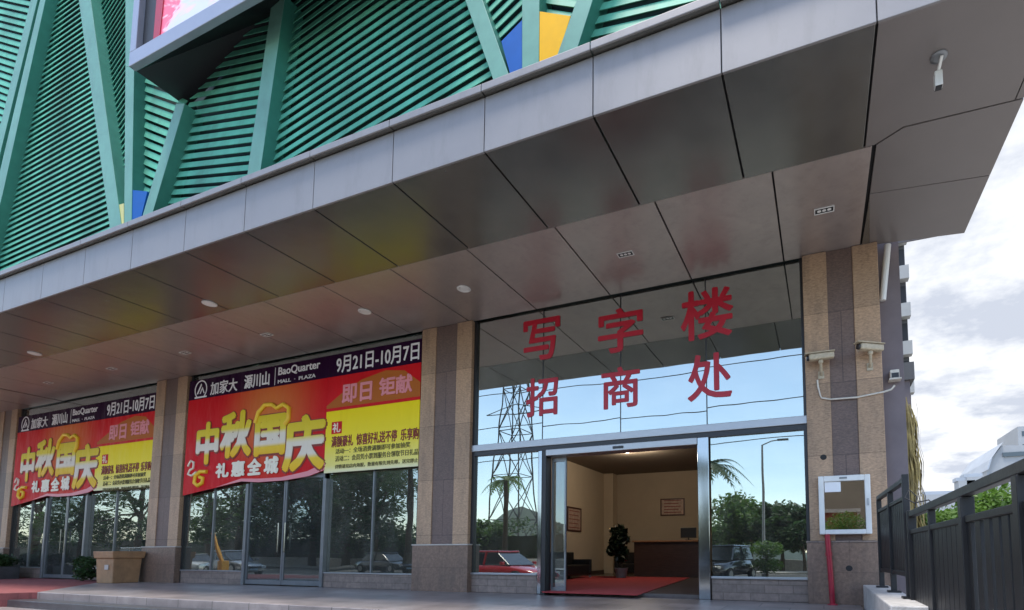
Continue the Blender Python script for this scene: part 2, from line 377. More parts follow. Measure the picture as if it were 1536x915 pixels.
MB().box(-17.3, TX1, 5.62, 6.02, GZ-.1, -.30).build('terrace_lower_step', m_terr, kind='structure', bevel=.012)

# ------------------------------------------------------------------ the building
ZS = 6.35; YF = 5.66; YB = 10.0; XE = 2.43; XW = -45
G = 10.06                                        # the glass plane
bld = thing('mall_building', 'large mall building clad in green slanting louvres above a grey canopy', 'building', (-8, 10, 0))
b = MB()
b.box(XW, .9, 6.6, 30, 6.75, 30)             # the upper storeys, over the recess
b.build('upper_wall', m_greend, bld)
MB().box(1.07, 1.42, 10.15, 30, GZ, 6.6).build('side_wall', m_mauve, bld, label='mauve rendered wall end right of the stone column')
for a, c in ((-7.47, -5.73), (-1.97, -.2)):
    sl_ = MB().box(a, c, 10.0, 10.25, 0, .40).build('sill', m_sill, bld, bevel=.01)
    MB().box(a, c, 9.96, 10.27, .40, .44).build('sill_cap', m_alu, bld, bevel=.006)
# lobby interior
LF = .06
MB().box(-8.42, .6, 10.3, 20.6, -.05, LF).build('lobby_floor', m_lfloor, bld)
MB().box(-8.42, .6, 20.6, 20.8, LF, 4.2).build('lobby_back_wall', m_wall, bld)
MB().box(-8.62, -8.42, 10.3, 20.8, LF, 4.2).build('lobby_side_wall', m_wallb, bld)
MB().box(-8.42, -8.0, 20.1, 20.6, LF, 4.2).build('lobby_pier', m_wallb, bld, bevel=.01)
MB().box(.6, .8, 10.3, 20.8, LF, 4.2).build('lobby_end_wall', m_wall, bld)
MB().box(-8.6, .8, 10.32, 20.8, 4.2, 4.35).build('lobby_ceiling', m_ceil, bld)
MB().box(-8.6, .8, 10.6, 10.75, 4.36, 6.6).build('upper_back_wall', m_dark, bld)
MB().box(-7.98, .58, 20.57, 20.598, LF, LF+.14).build('skirting', m_desk, bld); MB().box(-8.418, -8.39, 10.4, 20.08, LF, LF+.14).build('skirting', m_desk, bld)
# shop interiors (bays left of the lobby)
for x0, x1 in ((-18.0, -9.2), (-28.3, -20.0)):
    MB().box(x0, x1, 10.3, 17, -.05, .02).build('shop_floor', m_dfloor, bld)
    MB().box(x0, x1, 17, 17.2, .02, 6.5).build('shop_back_wall', m_dark, bld)
    MB().box(x0-.15, x0, 10.3, 17.2, .02, 6.5).build('shop_side_wall', m_dark, bld); MB().box(x1, x1+.15, 10.3, 17.2, .02, 6.5).build('shop_side_wall', m_dark, bld)
    MB().box(x0, x1, 10.6, 17, 6.36, 6.5).build('shop_ceiling', m_dark, bld)
    MB().box(x0, x1, 10.15, 10.3, 3.9, 6.35).build('sign_backing', m_dark, bld)
MB().box(XW, -29.7, 10.0, 10.4, 0, 6.36).build('left_wall', m_tan, bld)

# louvred cladding: plane YC
YC = 6.1
LIPZ = 7.25
def trim(P): return clip(clip(P, (0,1), 7.12), (1,0), .88, False)
def panel(poly, d0, d1, pitch=.2, fill=.72, phase=0.):
    P = trim([xz(x, y, YC) for x, y in poly])
    a = xz(*d0, YC); c = xz(*d1, YC)
    u = Vector((c[0]-a[0], c[1]-a[1])).normalized(); n = (-u.y, u.x)
    if n[1] < 0: n = (-n[0], -n[1])
    pitch *= .88; ts = [p[0]*n[0]+p[1]*n[1] for p in P]
    mb = MB(); t = math.floor(min(ts)/pitch)*pitch + phase - pitch
    while t < max(ts):
        q = clip(clip(P, n, t), n, t+pitch*fill, False)
        if len(q) >= 3:
            # lower edge stands proud, so each slat leans like a louvre
            k = len(q); ar = sum(q[i][0]*q[(i+1)%k][1]-q[(i+1)%k][0]*q[i][1] for i in range(k))
            if ar < 0: q = q[::-1]
            vs = []
            for x, z in q:
                f = (x*n[0]+z*n[1]-t)/(pitch*fill)
                vs.append((x, YC-.01+.03*f, z))
            vs += [(x, y+.012, z) for x, y, z in vs]
            mb.add(vs, [tuple(range(k)), tuple(range(2*k-1, k-1, -1))]+[(i+k, (i+1)%k+k, (i+1)%k, i) for i in range(k)])
        t += pitch
    o = mb.build('louvre_panel', m_green, bld)
    MB().prism(P, YC+.16, YC+.2).build('louvre_backing', m_greend, o)
def rib(poly, dep=.30):
    P = trim([xz(x, y, YC-.2) for x, y in poly])
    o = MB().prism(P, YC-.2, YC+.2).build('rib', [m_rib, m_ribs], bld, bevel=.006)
    for f in o.data.polygons:                     # pale face, deep green flanks
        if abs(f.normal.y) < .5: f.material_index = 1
def flat(poly, m, name):
    MB().prism(trim([xz(x, y, YC-.19) for x, y in poly]), YC-.19, YC+.08).build(name, m, bld)
T = -260       # well above the frame
panel([(-60,0),(-60,300),(0,215),(48,0),(62,T),(-60,T)], (0,13), (30,20), .2)
panel([(-60,520),(-60,330),(0,250),(52,0),(70,T),(100,T),(66,0),(0,280)], (0,170), (20,178), .17)
panel([(-60,520),(0,290),(60,0),(100,T),(60,T),(120,0),(172,352),(100,400),(-60,480)], (33,188), (131,127), .17) if False else None
panel([(-140,560),(2,300),(66,0),(122,0),(172,352),(-140,470)], (33,188), (131,127), .165)
panel([(66,0),(110,T),(92,T),(122,0)], (33,188), (131,127), .165)
panel([(140,0),(190,0),(190,340),(182,345)], (158,219), (188,175), .165)
panel([(100,T),(190,T),(190,0),(138,0)], (158,219), (188,175), .165)
panel([(204,110),(280,150),(222,290),(204,290)], (208,131), (266,151), .2)
panel([(284,150),(420,-10),(372,270),(225,335)], (245,309), (385,300), .205)
panel([(424,0),(700,0),(746,126),(395,268)], (440,215), (600,112), .2)
panel([(440,-10),(560,T),(640,T),(700,-4)], (440,215), (600,112), .2)
panel([(726,0),(785,0),(785,30),(752,62)], (745,40), (784,2), .2)
panel([(640,T),(790,T),(786,0),(724,0)], (745,40), (784,2), .2)
panel([(812,-2),(868,-2),(855,24),(812,17)], (815,2), (858,8), .22)
panel([(812,-2),(812,T),(960,T),(868,-2)], (815,2), (858,8), .22)
panel([(888,0),(960,T),(1420,T),(1420,60),(858,100)], (878,70), (960,52), .21)
rib([(40,-4),(62,T),(74,T),(50,-4),(0,222),(-60,470),(-60,400),(0,165)]) if False else None
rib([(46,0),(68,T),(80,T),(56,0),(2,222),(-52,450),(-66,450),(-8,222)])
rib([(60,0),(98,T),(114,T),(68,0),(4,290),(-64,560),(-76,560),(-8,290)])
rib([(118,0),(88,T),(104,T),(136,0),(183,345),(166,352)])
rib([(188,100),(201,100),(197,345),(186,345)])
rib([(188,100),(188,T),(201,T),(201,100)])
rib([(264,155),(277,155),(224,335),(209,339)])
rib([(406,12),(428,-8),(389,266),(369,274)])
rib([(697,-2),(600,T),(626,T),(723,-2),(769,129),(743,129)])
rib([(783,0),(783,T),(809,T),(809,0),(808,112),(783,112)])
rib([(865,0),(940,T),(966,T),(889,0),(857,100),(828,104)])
flat([(197.5,285),(221,287),(208.5,339),(197.5,345)], m_blue, 'blue_panel')
flat([(783,30),(783,118),(769,125),(752,62)], m_blue, 'blue_panel')
flat([(175.5,308),(185.7,305),(185.7,346),(183.5,346)], m_yel2, 'yellow_panel')
flat([(809,17),(856,24),(829,106),(809,108)], m_yel, 'yellow_panel')

# ------------------------------------------------------------------ canopy
can = thing('canopy', 'grey metal canopy with panelled soffit over the shopfronts and entrance', 'canopy', (-8, 7.8, ZS))
JX = [.69, -.91, -2.52, -4.15, -5.77] + [-7.4-1.63*i for i in range(17)]
g_ = .014
def sp(poly, m, z=ZS): MB().slab(poly, z, z+.03).build('soffit_panel', m, can, bevel=.004)
YM = 7.48
xs = [.69]+JX[1:]
for a, c in zip(xs[:-1], xs[1:]):
    sp([(c+g_, YF+.01),(a-g_, YF+.01),(a-g_, YM-.004),(c+g_, YM-.004)], m_soffd)
JB = [.80, -.51, -2.28, -4.04, -5.83, -7.62] + [-9.4-1.78*i for i in range(10)]
for a, c in zip(JB[:-1], JB[1:]):
    if a < -25.4: break
    c = max(c, -25.3)
    sp([(c+g_, YM+.004),(a-g_, YM+.004),(a-g_, 9.985),(c+g_, 9.985)], m_soff, ZS+.004)
for i in range(8):
    a = -25.33-1.9*i
    sp([(a-1.9+g_, YM+.004),(a-g_-.02, YM+.004),(a-g_-.02, 9.985),(a-1.9+g_, 9.985)], m_soff, ZS-.01)
# the wider end bay, with the kinked joint
sp([(.69+g_, YF+.01),(XE-.10, YF+.01),(XE-.10, 7.30),(1.13, 7.26),(.80+g_, 7.46),(.69+g_, 7.46)], m_soffr, ZS-.002)
sp([(XE-.09, YF+.01),(XE, YF+.01),(XE, 7.30),(XE-.09, 7.30)], m_soffr, ZS-.002)
sp([(.84, 7.476),(1.14, 7.285),(XE, 7.325),(XE, 8.70),(.84, 8.50)], m_soffr, ZS-.002)
sp([(.84, 8.515),(XE, 8.715),(XE, 10.19),(.96, 9.99),(.84, 9.99)], m_soffr, ZS-.002)
MB().slab([(.80+g_, 9.985),(.95, 9.985),(.84, 8.6)], ZS-.012, ZS-.004).build('soffit_wedge', m_soffd, can)
MB().box(XW, XE-.03, YF+.03, 9.99, ZS+.05, ZS+.09).build('soffit_backing', m_black, can)
MB().box(XE-.03, XE-.003, YF+.02, 10.19, ZS+.03, 7.2).build('end_fascia', m_fascia, can)
MB().box(.82, XE-.04, 10.16, 10.19, ZS+.03, 7.2).build('back_fascia', m_fascia, can)
for a, c in zip([XE]+JX[:-1], JX):
    MB().box(c+.006, a-.006, YF-.015, YF+.02, ZS, 7.15).build('fascia_panel', m_fascia, can, bevel=.006)
MB().box(XW, XE-.01, YF+.03, YF+.05, ZS+.1, 7.2).build('fascia_backing', m_black, can)
for a, c in zip([XE]+JX[:-1], JX):
    MB().box(c+.004, a-.004, YF-.11, YF-.085, 7.155, 7.265).build('fascia_lip', m_fascia, can, bevel=.01)
    MB().box(c+.006, a-.006, YF-.084, YC-.22, 7.165, 7.255).build('lip_underside', m_soffd, can, bevel=.006)  # darker metal here paints in the shade beneath the lip

# recessed downlights
def downlight(x, y, label, twin):
    o = thing('downlight', label, 'downlight', (x, y, ZS), 'recessed downlights in the canopy soffit')
    wd = .15 if twin else .095
    f = MB()
    z = ZS-.012
    if twin:
        f.box(x-wd,x+wd,y-.075,y-.06,z,ZS).box(x-wd,x+wd,y+.06,y+.075,z,ZS).box(x-wd,x-wd+.015,y-.06,y+.06,z,ZS).box(x+wd-.015,x+wd,y-.06,y+.06,z,ZS)
        f.build('frame', m_wpaint, o)
        MB().box(x-wd+.015,x+wd-.015,y-.06,y+.06,ZS-.004,ZS-.001).build('recess', m_black, o)
        for dx in (-.075, 0, .075):
            MB().disc_lathe((x+dx,y,ZS-.008), [(.032,0),(.026,.003),(.012,.004)], 12).build('lamp', m_lampoff, o)
    else:
        f.disc_lathe((x,y,ZS-.02), [(.14,.018),(.14,.004),(.13,0),(.10,.004),(.09,.012)], 24); f.build('ring', m_wpaint, o)
        MB().disc_lathe((x,y,ZS-.014), [(.085,.006),(.06,0)], 20).build('lamp', m_lampoff, o)
downlight(.19, 8.66, 'white rectangular downlight nearest the stone column with the cameras', True)
downlight(-3.2, 8.66, 'white rectangular downlight above the second red character', True)
downlight(-6.76, 8.62, 'round white downlight in the soffit left of the red characters', False)
downlight(-9.5, 8.64, 'round white downlight in front of the middle stone column', False)
downlight(-12.82, 8.71, 'downlight in the soffit above the right half of the larger red banner', True)
downlight(-16.06, 8.71, 'downlight in the soffit above the left half of the larger red banner', True)
downlight(-19.5, 8.7, 'downlight in front of the stone column between the two banners', True)
downlight(-23.0, 8.7, 'downlight in the soffit above the farther red banner', True)
downlight(-12.37, 7.11, 'small white downlight out on the front soffit band, mirrored yellow beside it', False)
downlight(-19.96, 7.23, 'farthest small white downlight on the front soffit band', False)
# hanging white wall-washer under the end of the soffit
o = thing('floodlight', 'white box floodlight on an arm hanging from the soffit corner', 'floodlight', (1.36, 6.4, ZS))
MB().disc_lathe((1.36,6.32,ZS-.018), [(.085,.016),(.085,.004),(.05,0)], 20).build('ceiling_plate', m_gframe, o)
MB().bar((1.385,6.3,ZS-.015),(1.36,6.40,ZS-.13), .03, .03).build('arm', m_wpaint, o, bevel=.004)
MB().box(1.32,1.40,6.36,6.44,ZS-.30,ZS-.12).build('lamp_housing', m_wpaint, o, bevel=.012)
MB().box(1.328,1.392,6.365,6.435,ZS-.308,ZS-.301).build('lens', m_frame, o)

# ------------------------------------------------------------------ billboard screen
scr = thing('billboard_screen', 'large boxed advertising screen projecting from the green louvres', 'screen', (-9, 5.6, 11))
YS = 5.27
x0, z0, x1, z1 = -12.05, 10.13, -5.2, 14.5
MB().box(x0, x0+.19, YS, YS+.12, z0+.29, z1).box(x0, x1, YS, YS+.12, z0, z0+.29).box(x1-.2, x1, YS, YS+.12, z0+.29, z1).box(x0+.19, x1-.2, YS, YS+.12, z1-.2, z1).build('frame', m_screenf, scr, bevel=.01)
hs = MB(); fy, by = YS+.12, 6.28; a_, c_ = x0+.012, x1-.012; xm_ = -9.2
hs.add([(a_,fy,z0+.012),(xm_,fy,z0+.012),(c_,fy,z0+.012),(a_,by,z0+.012),(xm_,by,11.15),(c_,by,12.6),(a_,fy,z1-.012),(xm_,fy,z1-.012),(c_,fy,z1-.012),(a_,by,z1-.012),(xm_,by,z1-.012),(c_,by,z1-.012)],
       [(0,3,4),(0,4,1),(1,4,5),(1,5,2),(0,1,7,6),(1,2,8,7),(3,9,10,4),(4,10,11,5),(0,6,9,3),(2,5,11,8),(6,7,10,9),(7,8,11,10)])
hs.build('housing', m_screenb, scr)
def screen_mat():
    m = bpy.data.materials.new('screen_picture'); m.use_nodes = True; N = m.node_tree.nodes; L = m.node_tree.links; p = N['Principled BSDF']
    tc = N.new('ShaderNodeTexCoord'); n = N.new('ShaderNodeTexNoise'); n.inputs['Scale'].default_value = 1.6; n.inputs['Detail'].default_value = 4; n.inputs['Distortion'].default_value = 1.2
    mp = N.new('ShaderNodeMapping'); mp.inputs['Scale'].default_value = (.6, 1, 1.5); mp.inputs['Rotation'].default_value = (0, .5, 0); L.new(tc.outputs['Object'], mp.inputs[0]); L.new(mp.outputs[0], n.inputs['Vector'])
    r = N.new('ShaderNodeValToRGB'); e = r.color_ramp.elements
    e[0].position = .42; e[0].color = (.55, .56, .62, 1); e[1].position = .56; e[1].color = (.75, .12, .2, 1)
    x = e.new(.5); x.color = (.75, .5, .56, 1); L.new(n.outputs['Fac'], r.inputs[0]); L.new(r.outputs[0], p.inputs['Base Color']); p.inputs['Roughness'].default_value = .4
    p.inputs['Emission Strength'].default_value = .08; L.new(r.outputs[0], p.inputs['Emission Color'])
    return m
MB().box(x0+.75, x1-.2, YS+.10, YS+.118, z0+.29, z1-.2).build('display', screen_mat(), scr)
MB().box(x0+.19, x0+.56, YS+.10, YS+.118, z0+.29, z1-.2).build('dark_margin', m_screenb, scr)
MB().prism([(x0+.56,z0+.29),(x0+.75,z0+.29),(x0+.95,z1-.2),(x0+.6,z1-.2)], YS+.085, YS+.099).build('red_ribbon', m_red, scr)

# ------------------------------------------------------------------ stone columns
def column(x0, x1, fr, label, zc=1.06, capm=True):
    o = thing('stone_column', label, 'column', ((x0+x1)/2, 10.0, 0), 'stone clad columns of the mall front')
    wd = x1-x0; a = x0+wd*fr; c = x1-wd*fr
    MB().box(x0, a, 9.9, 10.5, zc+.03, ZS-.002).build('tan_strip', m_tan, o, bevel=.012)
    MB().box(c, x1, 9.9, 10.5, zc+.03, ZS-.002).build('tan_strip', m_tan, o, bevel=.012)
    MB().box(a+.002, c-.002, 9.925, 10.45, zc+.03, ZS-.003).build('dark_strip', m_dstone, o)
    MB().box(x0-.06, x1+.06, 9.84, 10.5, -.02, zc).build('plinth', m_plinth, o, bevel=.012)
    MB().box(x0-.07, x1+.07, 9.83, 10.5, zc, zc+.03).build('plinth_cap', m_cap if capm else m_sill, o, bevel=.006)
    return o
column(-29.6, -28.2, .3, 'stone column at the far left end of the shopfronts')
column(-19.6, -18.05, .3, 'stone column between the two red banners with a brown bin at its foot')
column(-8.97, -7.5, .29, 'tan and dark striped stone column between the larger banner and the entrance')
c3 = column(-.19, 1.06, .33, 'stone column carrying two cameras and a white cabinet', 1.06, False)
for x, z in ((.07, 2.57), (.42, .62)):
    MB().disc_lathe((0,0,0), [(.055,0),(.055,.02)], 14)
    mb = MB(); n = 12
    mb.add([(x+.055*cos(2*pi*i/n), 9.895 if z > 1 else 9.835, z+.05*sin(2*pi*i/n)) for i in range(n)], [tuple(range(n))[::-1]])
    mb.build('drilled_hole', m_black, c3)

# ------------------------------------------------------------------ entrance glazing (bay 3)
ent = thing('entrance_glazing', 'tall mirrored glass entrance front with open sliding doorway', 'glass front', (-3.8, 10.05, 0))
TZ0, TZ1 = 3.22, 3.37
MB().box(-7.5, -.18, 9.97, 10.16, TZ0, TZ1).build('transom', m_alu, ent, bevel=.008)
MB().box(-7.5, -.18, 10.0, 10.14, TZ0-.10, TZ0-.002).build('transom_gap_bar', m_frame, ent)  # dark bar filling the gap below the transom
MB().box(-7.5, -7.42, 10.0, 10.14, .44, TZ0-.1).box(-7.5, -7.44, 10.0, 10.14, TZ1, ZS).build('jamb', m_frame, ent)
MB().box(-.25, -.18, 10.0, 10.14, .44, TZ0-.1).box(-.24, -.18, 10.0, 10.14, TZ1, ZS).build('jamb', m_frame, ent)
for a, c in ((-7.44,-5.69),(-5.67,-3.84),(-3.82,-2.03),(-2.01,-.24)):
    tilt(MB().box(a, c, G, G+.012, TZ1, ZS-.004).build('upper_pane', g_upper, ent), a)
MB().box(-5.69,-5.67, G-.008, G+.05, TZ1, ZS-.004).box(-3.84,-3.82, G-.008, G+.05, TZ1, ZS-.004).box(-2.03,-2.01, G-.008, G+.05, TZ1, ZS-.004).build('silicone_joint', m_frame, ent)
MB().box(-7.42, -5.72, G, G+.012, .44, TZ0-.1).build('lower_pane', g_lobby, ent)
MB().box(-1.96, -.25, G, G+.012, .44, TZ0-.1).build('lower_pane', g_lobby, ent)
MB().box(-5.72, -5.52, 9.95, 10.2, 0, TZ0-.102).build('door_post', m_frame, ent, bevel=.01)
MB().box(-2.2, -1.98, 9.95, 10.2, 0, TZ0-.102).build('door_post', m_chrome, ent, bevel=.01)
MB().box(-5.7, -5.62, 9.935, 9.948, .02, 3.1).build('post_trim', m_chrome, ent)
MB().box(-5.52, -2.2, 9.92, 10.26, 2.98, TZ0-.102).build('door_operator', m_alu, ent, bevel=.012)
MB().box(-3.95, -3.72, 9.90, 9.918, 3.02, 3.07).build('door_sensor', m_frame, ent, bevel=.004)
lf = MB().box(-5.50, -5.46, 10.17, 10.21, .05, 2.97).box(-5.18, -5.14, 10.17, 10.21, .05, 2.97).box(-5.46, -5.18, 10.17, 10.21, .05, .15).box(-5.46, -5.18, 10.17, 10.21, 2.88, 2.97).build('sliding_leaf', m_gframe, ent)
MB().box(-5.46, -5.18, 10.185, 10.195, .15, 2.88).build('pane', g_door, lf)
MB().tube([(-5.16,10.12,.9),(-5.16,10.12,1.5)], .015, 8).build('handle', m_chrome, lf)

# red characters stuck on the glass
let = thing('entrance_lettering', 'six large red Chinese characters stuck on the upper entrance glass', 'lettering', (-4, 10.05, 4.8))
YL = G-.004
for ch, (l, t_, r, b_) in (('写',(785,478,840,540)), ('字',(897,462,965,528)), ('楼',(1021,433,1100,508)), ('招',(789,566,837,624)), ('商',(902,550,960,612)), ('处',(1031,530,1098,600))):
    cx = (l+r)/2; cy = (t_+b_)/2
    text_poly(ch, xz(l,cy,YL)[0], xz(r,cy,YL)[0], xz(cx,b_,YL)[1], xz(cx,t_,YL)[1], YL, m_red, let, 'character', bold=.018, depth=.004)

# ------------------------------------------------------------------ shopfronts
def shopfront(x0, x1, dl, dr, m1, m2, label):
    """x0..x1 bay, dl..dr doorway, m1 m2 mullions of the side lights"""
    o = thing('shopfront', label, 'shopfront', ((x0+x1)/2, 10.05, 0), 'glass shopfronts between stone columns')
    f = MB()
    f.box(x0, x0+.07, 10.0, 10.14, .0, ZS).box(x1-.07, x1, 10.0, 10.14, 0, ZS)
    f.box(x0+.07, x1-.07, 10.0, 10.14, 3.55, 3.68)
    f.build('frame', m_frame, o)
    for a, c in ((x0+.07, dl-.06), (dr+.06, x1-.07)):
        MB().box(a, c, 10.0, 10.2, 0, .36).build('sill', m_sill, o, bevel=.008)
        MB().box(a, c, 9.97, 10.2, .36, .39).build('sill_cap', m_alu, o)
    for a, c in ((x0+.07, m1-.02),(m1+.02, dl-.06),(dr+.06, m2-.02),(m2+.02, x1-.07)):
        tilt(MB().box(a, c, G, G+.012, .39, 3.55).build('pane', g_shop, o), a)
    for a in (m1, m2):
        MB().box(a-.02, a+.02, G-.03, G+.05, .39, 3.55).build('mullion', m_gframe, o)
    MB().box(x0+.07, x1-.07, G, G+.012, 3.68, ZS-.01).build('upper_pane', g_shop, o)
    # glazed vestibule door leaf, pushed slightly forward
    MB().box(dl-.06, dl+.04, 9.95, 10.14, 0, 2.84).build('door_post', m_gframe, o, bevel=.008)
    MB().box(dr-.04, dr+.06, 9.95, 10.14, 0, 2.84).build('door_post', m_gframe, o, bevel=.008)
    mid = (dl+dr)/2
    for a, c in ((dl+.05, mid-.01), (mid+.01, dr-.05)):
        d = MB().box(a, c, 10.0, 10.04, .03, .15).box(a, c, 10.0, 10.04, 2.9, 3.0).box(a, a+.05, 10.0, 10.04, .15, 2.9).box(c-.05, c, 10.0, 10.04, .15, 2.9).build('door', m_gframe, o)
        MB().box(a+.05, c-.05, 10.015, 10.025, .15, 2.9).build('pane', g_door, d)
        hx = c-.12 if a < mid-.3 else a+.12
        if a > mid: hx = a+.12
        MB().tube([(hx,9.94,.9),(hx,9.94,1.7)], .018, 8).build('handle', m_chrome, d)
    MB().box(dl+.04, dr-.04, 10.01, 10.1, 3.0, 3.55).build('fanlight', g_door, o)
    return o
shopfront(-18.02, -9.0, -15.12, -12.12, -16.65, -10.5, 'glass shopfront under the larger red banner, left of the entrance')
shopfront(-28.18, -19.63, -25.7, -23.2, -26.9, -21.6, 'glass shopfront under the farther red banner at the left')

# ------------------------------------------------------------------ banners
def wrinkle(m):
    nt = m.node_tree; N = nt.nodes; L = nt.links
    tc = N.new('ShaderNodeTexCoord'); mp = N.new('ShaderNodeMapping'); mp.inputs['Scale'].default_value = (.9, 1, .35); mp.inputs['Rotation'].default_value = (0, .5, 0)
    n = N.new('ShaderNodeTexNoise'); n.inputs['Scale'].default_value = 1.6; n.inputs['Detail'].default_value = 3
    L.new(tc.outputs['Object'], mp.inputs[0]); L.new(mp.outputs[0], n.inputs['Vector'])
    b = N.new('ShaderNodeBump'); b.inputs['Strength'].default_value = .8; b.inputs['Distance'].default_value = .12
    L.new(n.outputs['Fac'], b.inputs['Height']); L.new(b.outputs[0], N['Principled BSDF'].inputs['Normal'])
wrinkle(m_banred); wrinkle(m_purple)
def glow_mat(cx, cz, r, a, b_, name):
    m = bpy.data.materials.new(name); m.use_nodes = True; N = m.node_tree.nodes; L = m.node_tree.links; p = N['Principled BSDF']
    ge = N.new('ShaderNodeNewGeometry'); sub = N.new('ShaderNodeVectorMath'); sub.operation = 'DISTANCE'; sub.inputs[1].default_value = (cx, 9.94, cz)
    L.new(ge.outputs['Position'], sub.inputs[0])
    mr = N.new('ShaderNodeMapRange'); mr.inputs['From Max'].default_value = r; mr.interpolation_type = 'SMOOTHSTEP'; L.new(sub.outputs['Value'], mr.inputs[0])
    mx = N.new('ShaderNodeMix'); mx.data_type = 'RGBA'; mx.inputs['A'].default_value = (*b_, 1); mx.inputs['B'].default_value = (*a, 1)
    L.new(mr.outputs[0], mx.inputs['Factor']); L.new(mx.outputs['Result'], p.inputs['Base Color']); p.inputs['Roughness'].default_value = .5; p.inputs['Specular IOR Level'].default_value = .15; wrinkle(m)
    return m
def vgrad_mat(name, z0, z1, stops):
    """printed ink that changes with height"""
    m = bpy.data.materials.new(name); m.use_nodes = True; N = m.node_tree.nodes; L = m.node_tree.links; p = N['Principled BSDF']
    ge = N.new('ShaderNodeNewGeometry'); sx = N.new('ShaderNodeSeparateXYZ'); L.new(ge.outputs['Position'], sx.inputs[0])
    mr = N.new('ShaderNodeMapRange'); mr.inputs['From Min'].default_value = z0; mr.inputs['From Max'].default_value = z1; L.new(sx.outputs['Z'], mr.inputs[0])
    r = N.new('ShaderNodeValToRGB'); e = r.color_ramp.elements
    while len(e) > 1: e.remove(e[-1])
    e[0].position = stops[0][0]; e[0].color = (*stops[0][1], 1)
    for q, c in stops[1:]: k = e.new(q); k.color = (*c, 1)
    L.new(mr.outputs[0], r.inputs[0]); L.new(r.outputs[0], p.inputs['Base Color']); p.inputs['Roughness'].default_value = .5; p.inputs['Specular IOR Level'].default_value = .15; wrinkle(m)
    return m
YB_ = 9.93
def banner(x0, x1, xm, zt, label, dz=0.):
    o = thing('banner', label, 'banner', ((x0+x1)/2, YB_, 4.5), 'red and yellow festival banners on the shopfronts')
    wd = x1-x0; sx = wd/8.9
    def X(u): return x0+u*sx                      # u in metres on the wide banner
    zp = zt-.60                                   # bottom of the purple band
    MB().box(x0, x1, YB_-.012, YB_+.02, zp, zt).build('header_band', m_purple, o)
    g = glow_mat(X(3.6), zp-.7, 2.3*sx, (.56, .006, .012), (.60, .17, .04), 'banner_red_glow')
    # red sheet with a loosely hanging, wavy lower edge
    lo = [(0,2.62),(.7,2.70),(1.6,2.80),(2.6,2.92),(3.3,2.86),(4.4,2.86),(5.3,2.93),(5.84,3.06)]
    MB().prism([(x0, zp)]+[(X(u), z-dz*.3) for u, z in lo]+[(xm, zp)], YB_-.010, YB_+.015).build('red_sheet', g, o)
    MB().prism([(X(1.5), 2.80-dz*.3),(X(2.6),2.92-dz*.3),(X(3.3),2.86-dz*.3),(X(4.4),2.86-dz*.3),(X(5.3),2.93-dz*.3),(X(5.82),3.06-dz*.3),(X(5.84),3.25-dz*.3),(X(5.2),3.06-dz*.3),(X(4.2),2.95-dz*.3),(X(3.3),2.96-dz*.3),(X(2.6),3.0-dz*.3)], YB_-.018, YB_-.011).build('pink_ribbon', m_pink, o)
    zy = zp-.93                                   # top of the yellow sheet
    MB().box(xm+.01, x1, YB_-.012, YB_+.015, zy, zp-.002).build('upper_right_sheet', m_banred, o)
    MB().prism([(xm+.01, zp-.78),(X(6.3),zp-.5),(X(7.0),zp-.2),(X(7.8),zp-.06),(X(8.4),zp-.14),(x1,zp-.5),(x1,zp-.85),(xm+.01,zp-.85)], YB_-.016, YB_-.0125).build('gold_swoosh', m_swoosh, o)
    zb = 2.97-dz*.2
    ym = vgrad_mat('banner_yellow_print', zb, zy, [(0,(.8,.78,.5)),(.12,(.8,.72,.22)),(.5,(.85,.70,.04)),(1,(.85,.66,.004))])
    MB().box(xm+.01, x1, YB_-.012, YB_+.015, zb, zy-.003).build('yellow_sheet', ym, o)
    yt = YB_-.013
    lg = MB(); n = 28; lc = zt-.31
    for k in range(n):
        a0 = 2*pi*k/n; a1 = 2*pi*(k+1)/n
        if -2.3 < ((a0+pi) % (2*pi))-pi < -.9: continue
        lg.prism([(X(.55)+r*cos(a)*sx, lc+r*sin(a)) for r, a in ((.25,a0),(.29,a0),(.29,a1),(.25,a1))], yt-.004, yt)
    for q in (((-.19,-.13),(0,.19),(.04,.14),(-.12,-.13)), ((-.05,-.13),(.07,.08),(.19,-.13),(.14,-.13),(.07,.0),(.0,-.13)), ((-.27,-.26),(.29,-.26),(.29,-.21),(-.27,-.21))):
        lg.prism([(X(.55+u), lc+z) for u, z in q], yt-.004, yt)
    lg.build('logo', m_white, o)
    text_poly('加家大', X(1.0), X(2.2), zt-.54, zt-.14, yt, m_white, o, 'lettering', .012)
    text_poly('源川山', X(2.5), X(3.55), zt-.53, zt-.12, yt, m_white, o, 'lettering', .022)
    MB().box(X(3.76), X(3.78), yt-.004, yt, zt-.56, zt-.06).build('divider', m_white, o)
    text_poly('BaoQuarter', X(3.9), X(5.5), zt-.34, zt-.07, yt, m_white, o, 'lettering', .015)
    text_poly('MALL  ·  PLAZA', X(3.9), X(5.35), zt-.53, zt-.43, yt, m_white, o, 'lettering', .008)
    text_poly('9月21日-10月7日', X(6.1), X(8.84), zt-.53, zt-.08, yt, m_white, o, 'lettering', .014)
    ya = YB_-.011
    for ch, (l, t_, r, b_) in (('中',(.52,4.79,1.54,3.50)), ('秋',(1.60,5.0,2.97,3.62)), ('国',(3.08,4.75,4.33,3.58)), ('庆',(4.24,4.62,5.83,3.07))):
        gm = vgrad_mat('festival_print', b_-dz*.3, t_-dz*.3, [(0,(.78,.46,.02)),(.22,(.78,.55,.05)),(.3,(.76,.70,.6)),(.52,(.76,.70,.58)),(.62,(.74,.6,.05)),(1,(.66,.5,.02))])
        text_poly(ch, X(l)-.05, X(r)+.05, b_-.06-dz*.3, t_+.03-dz*.3, ya, m_darkred, o, 'character_outline', .075, .004)  # dark red printed outline behind each character
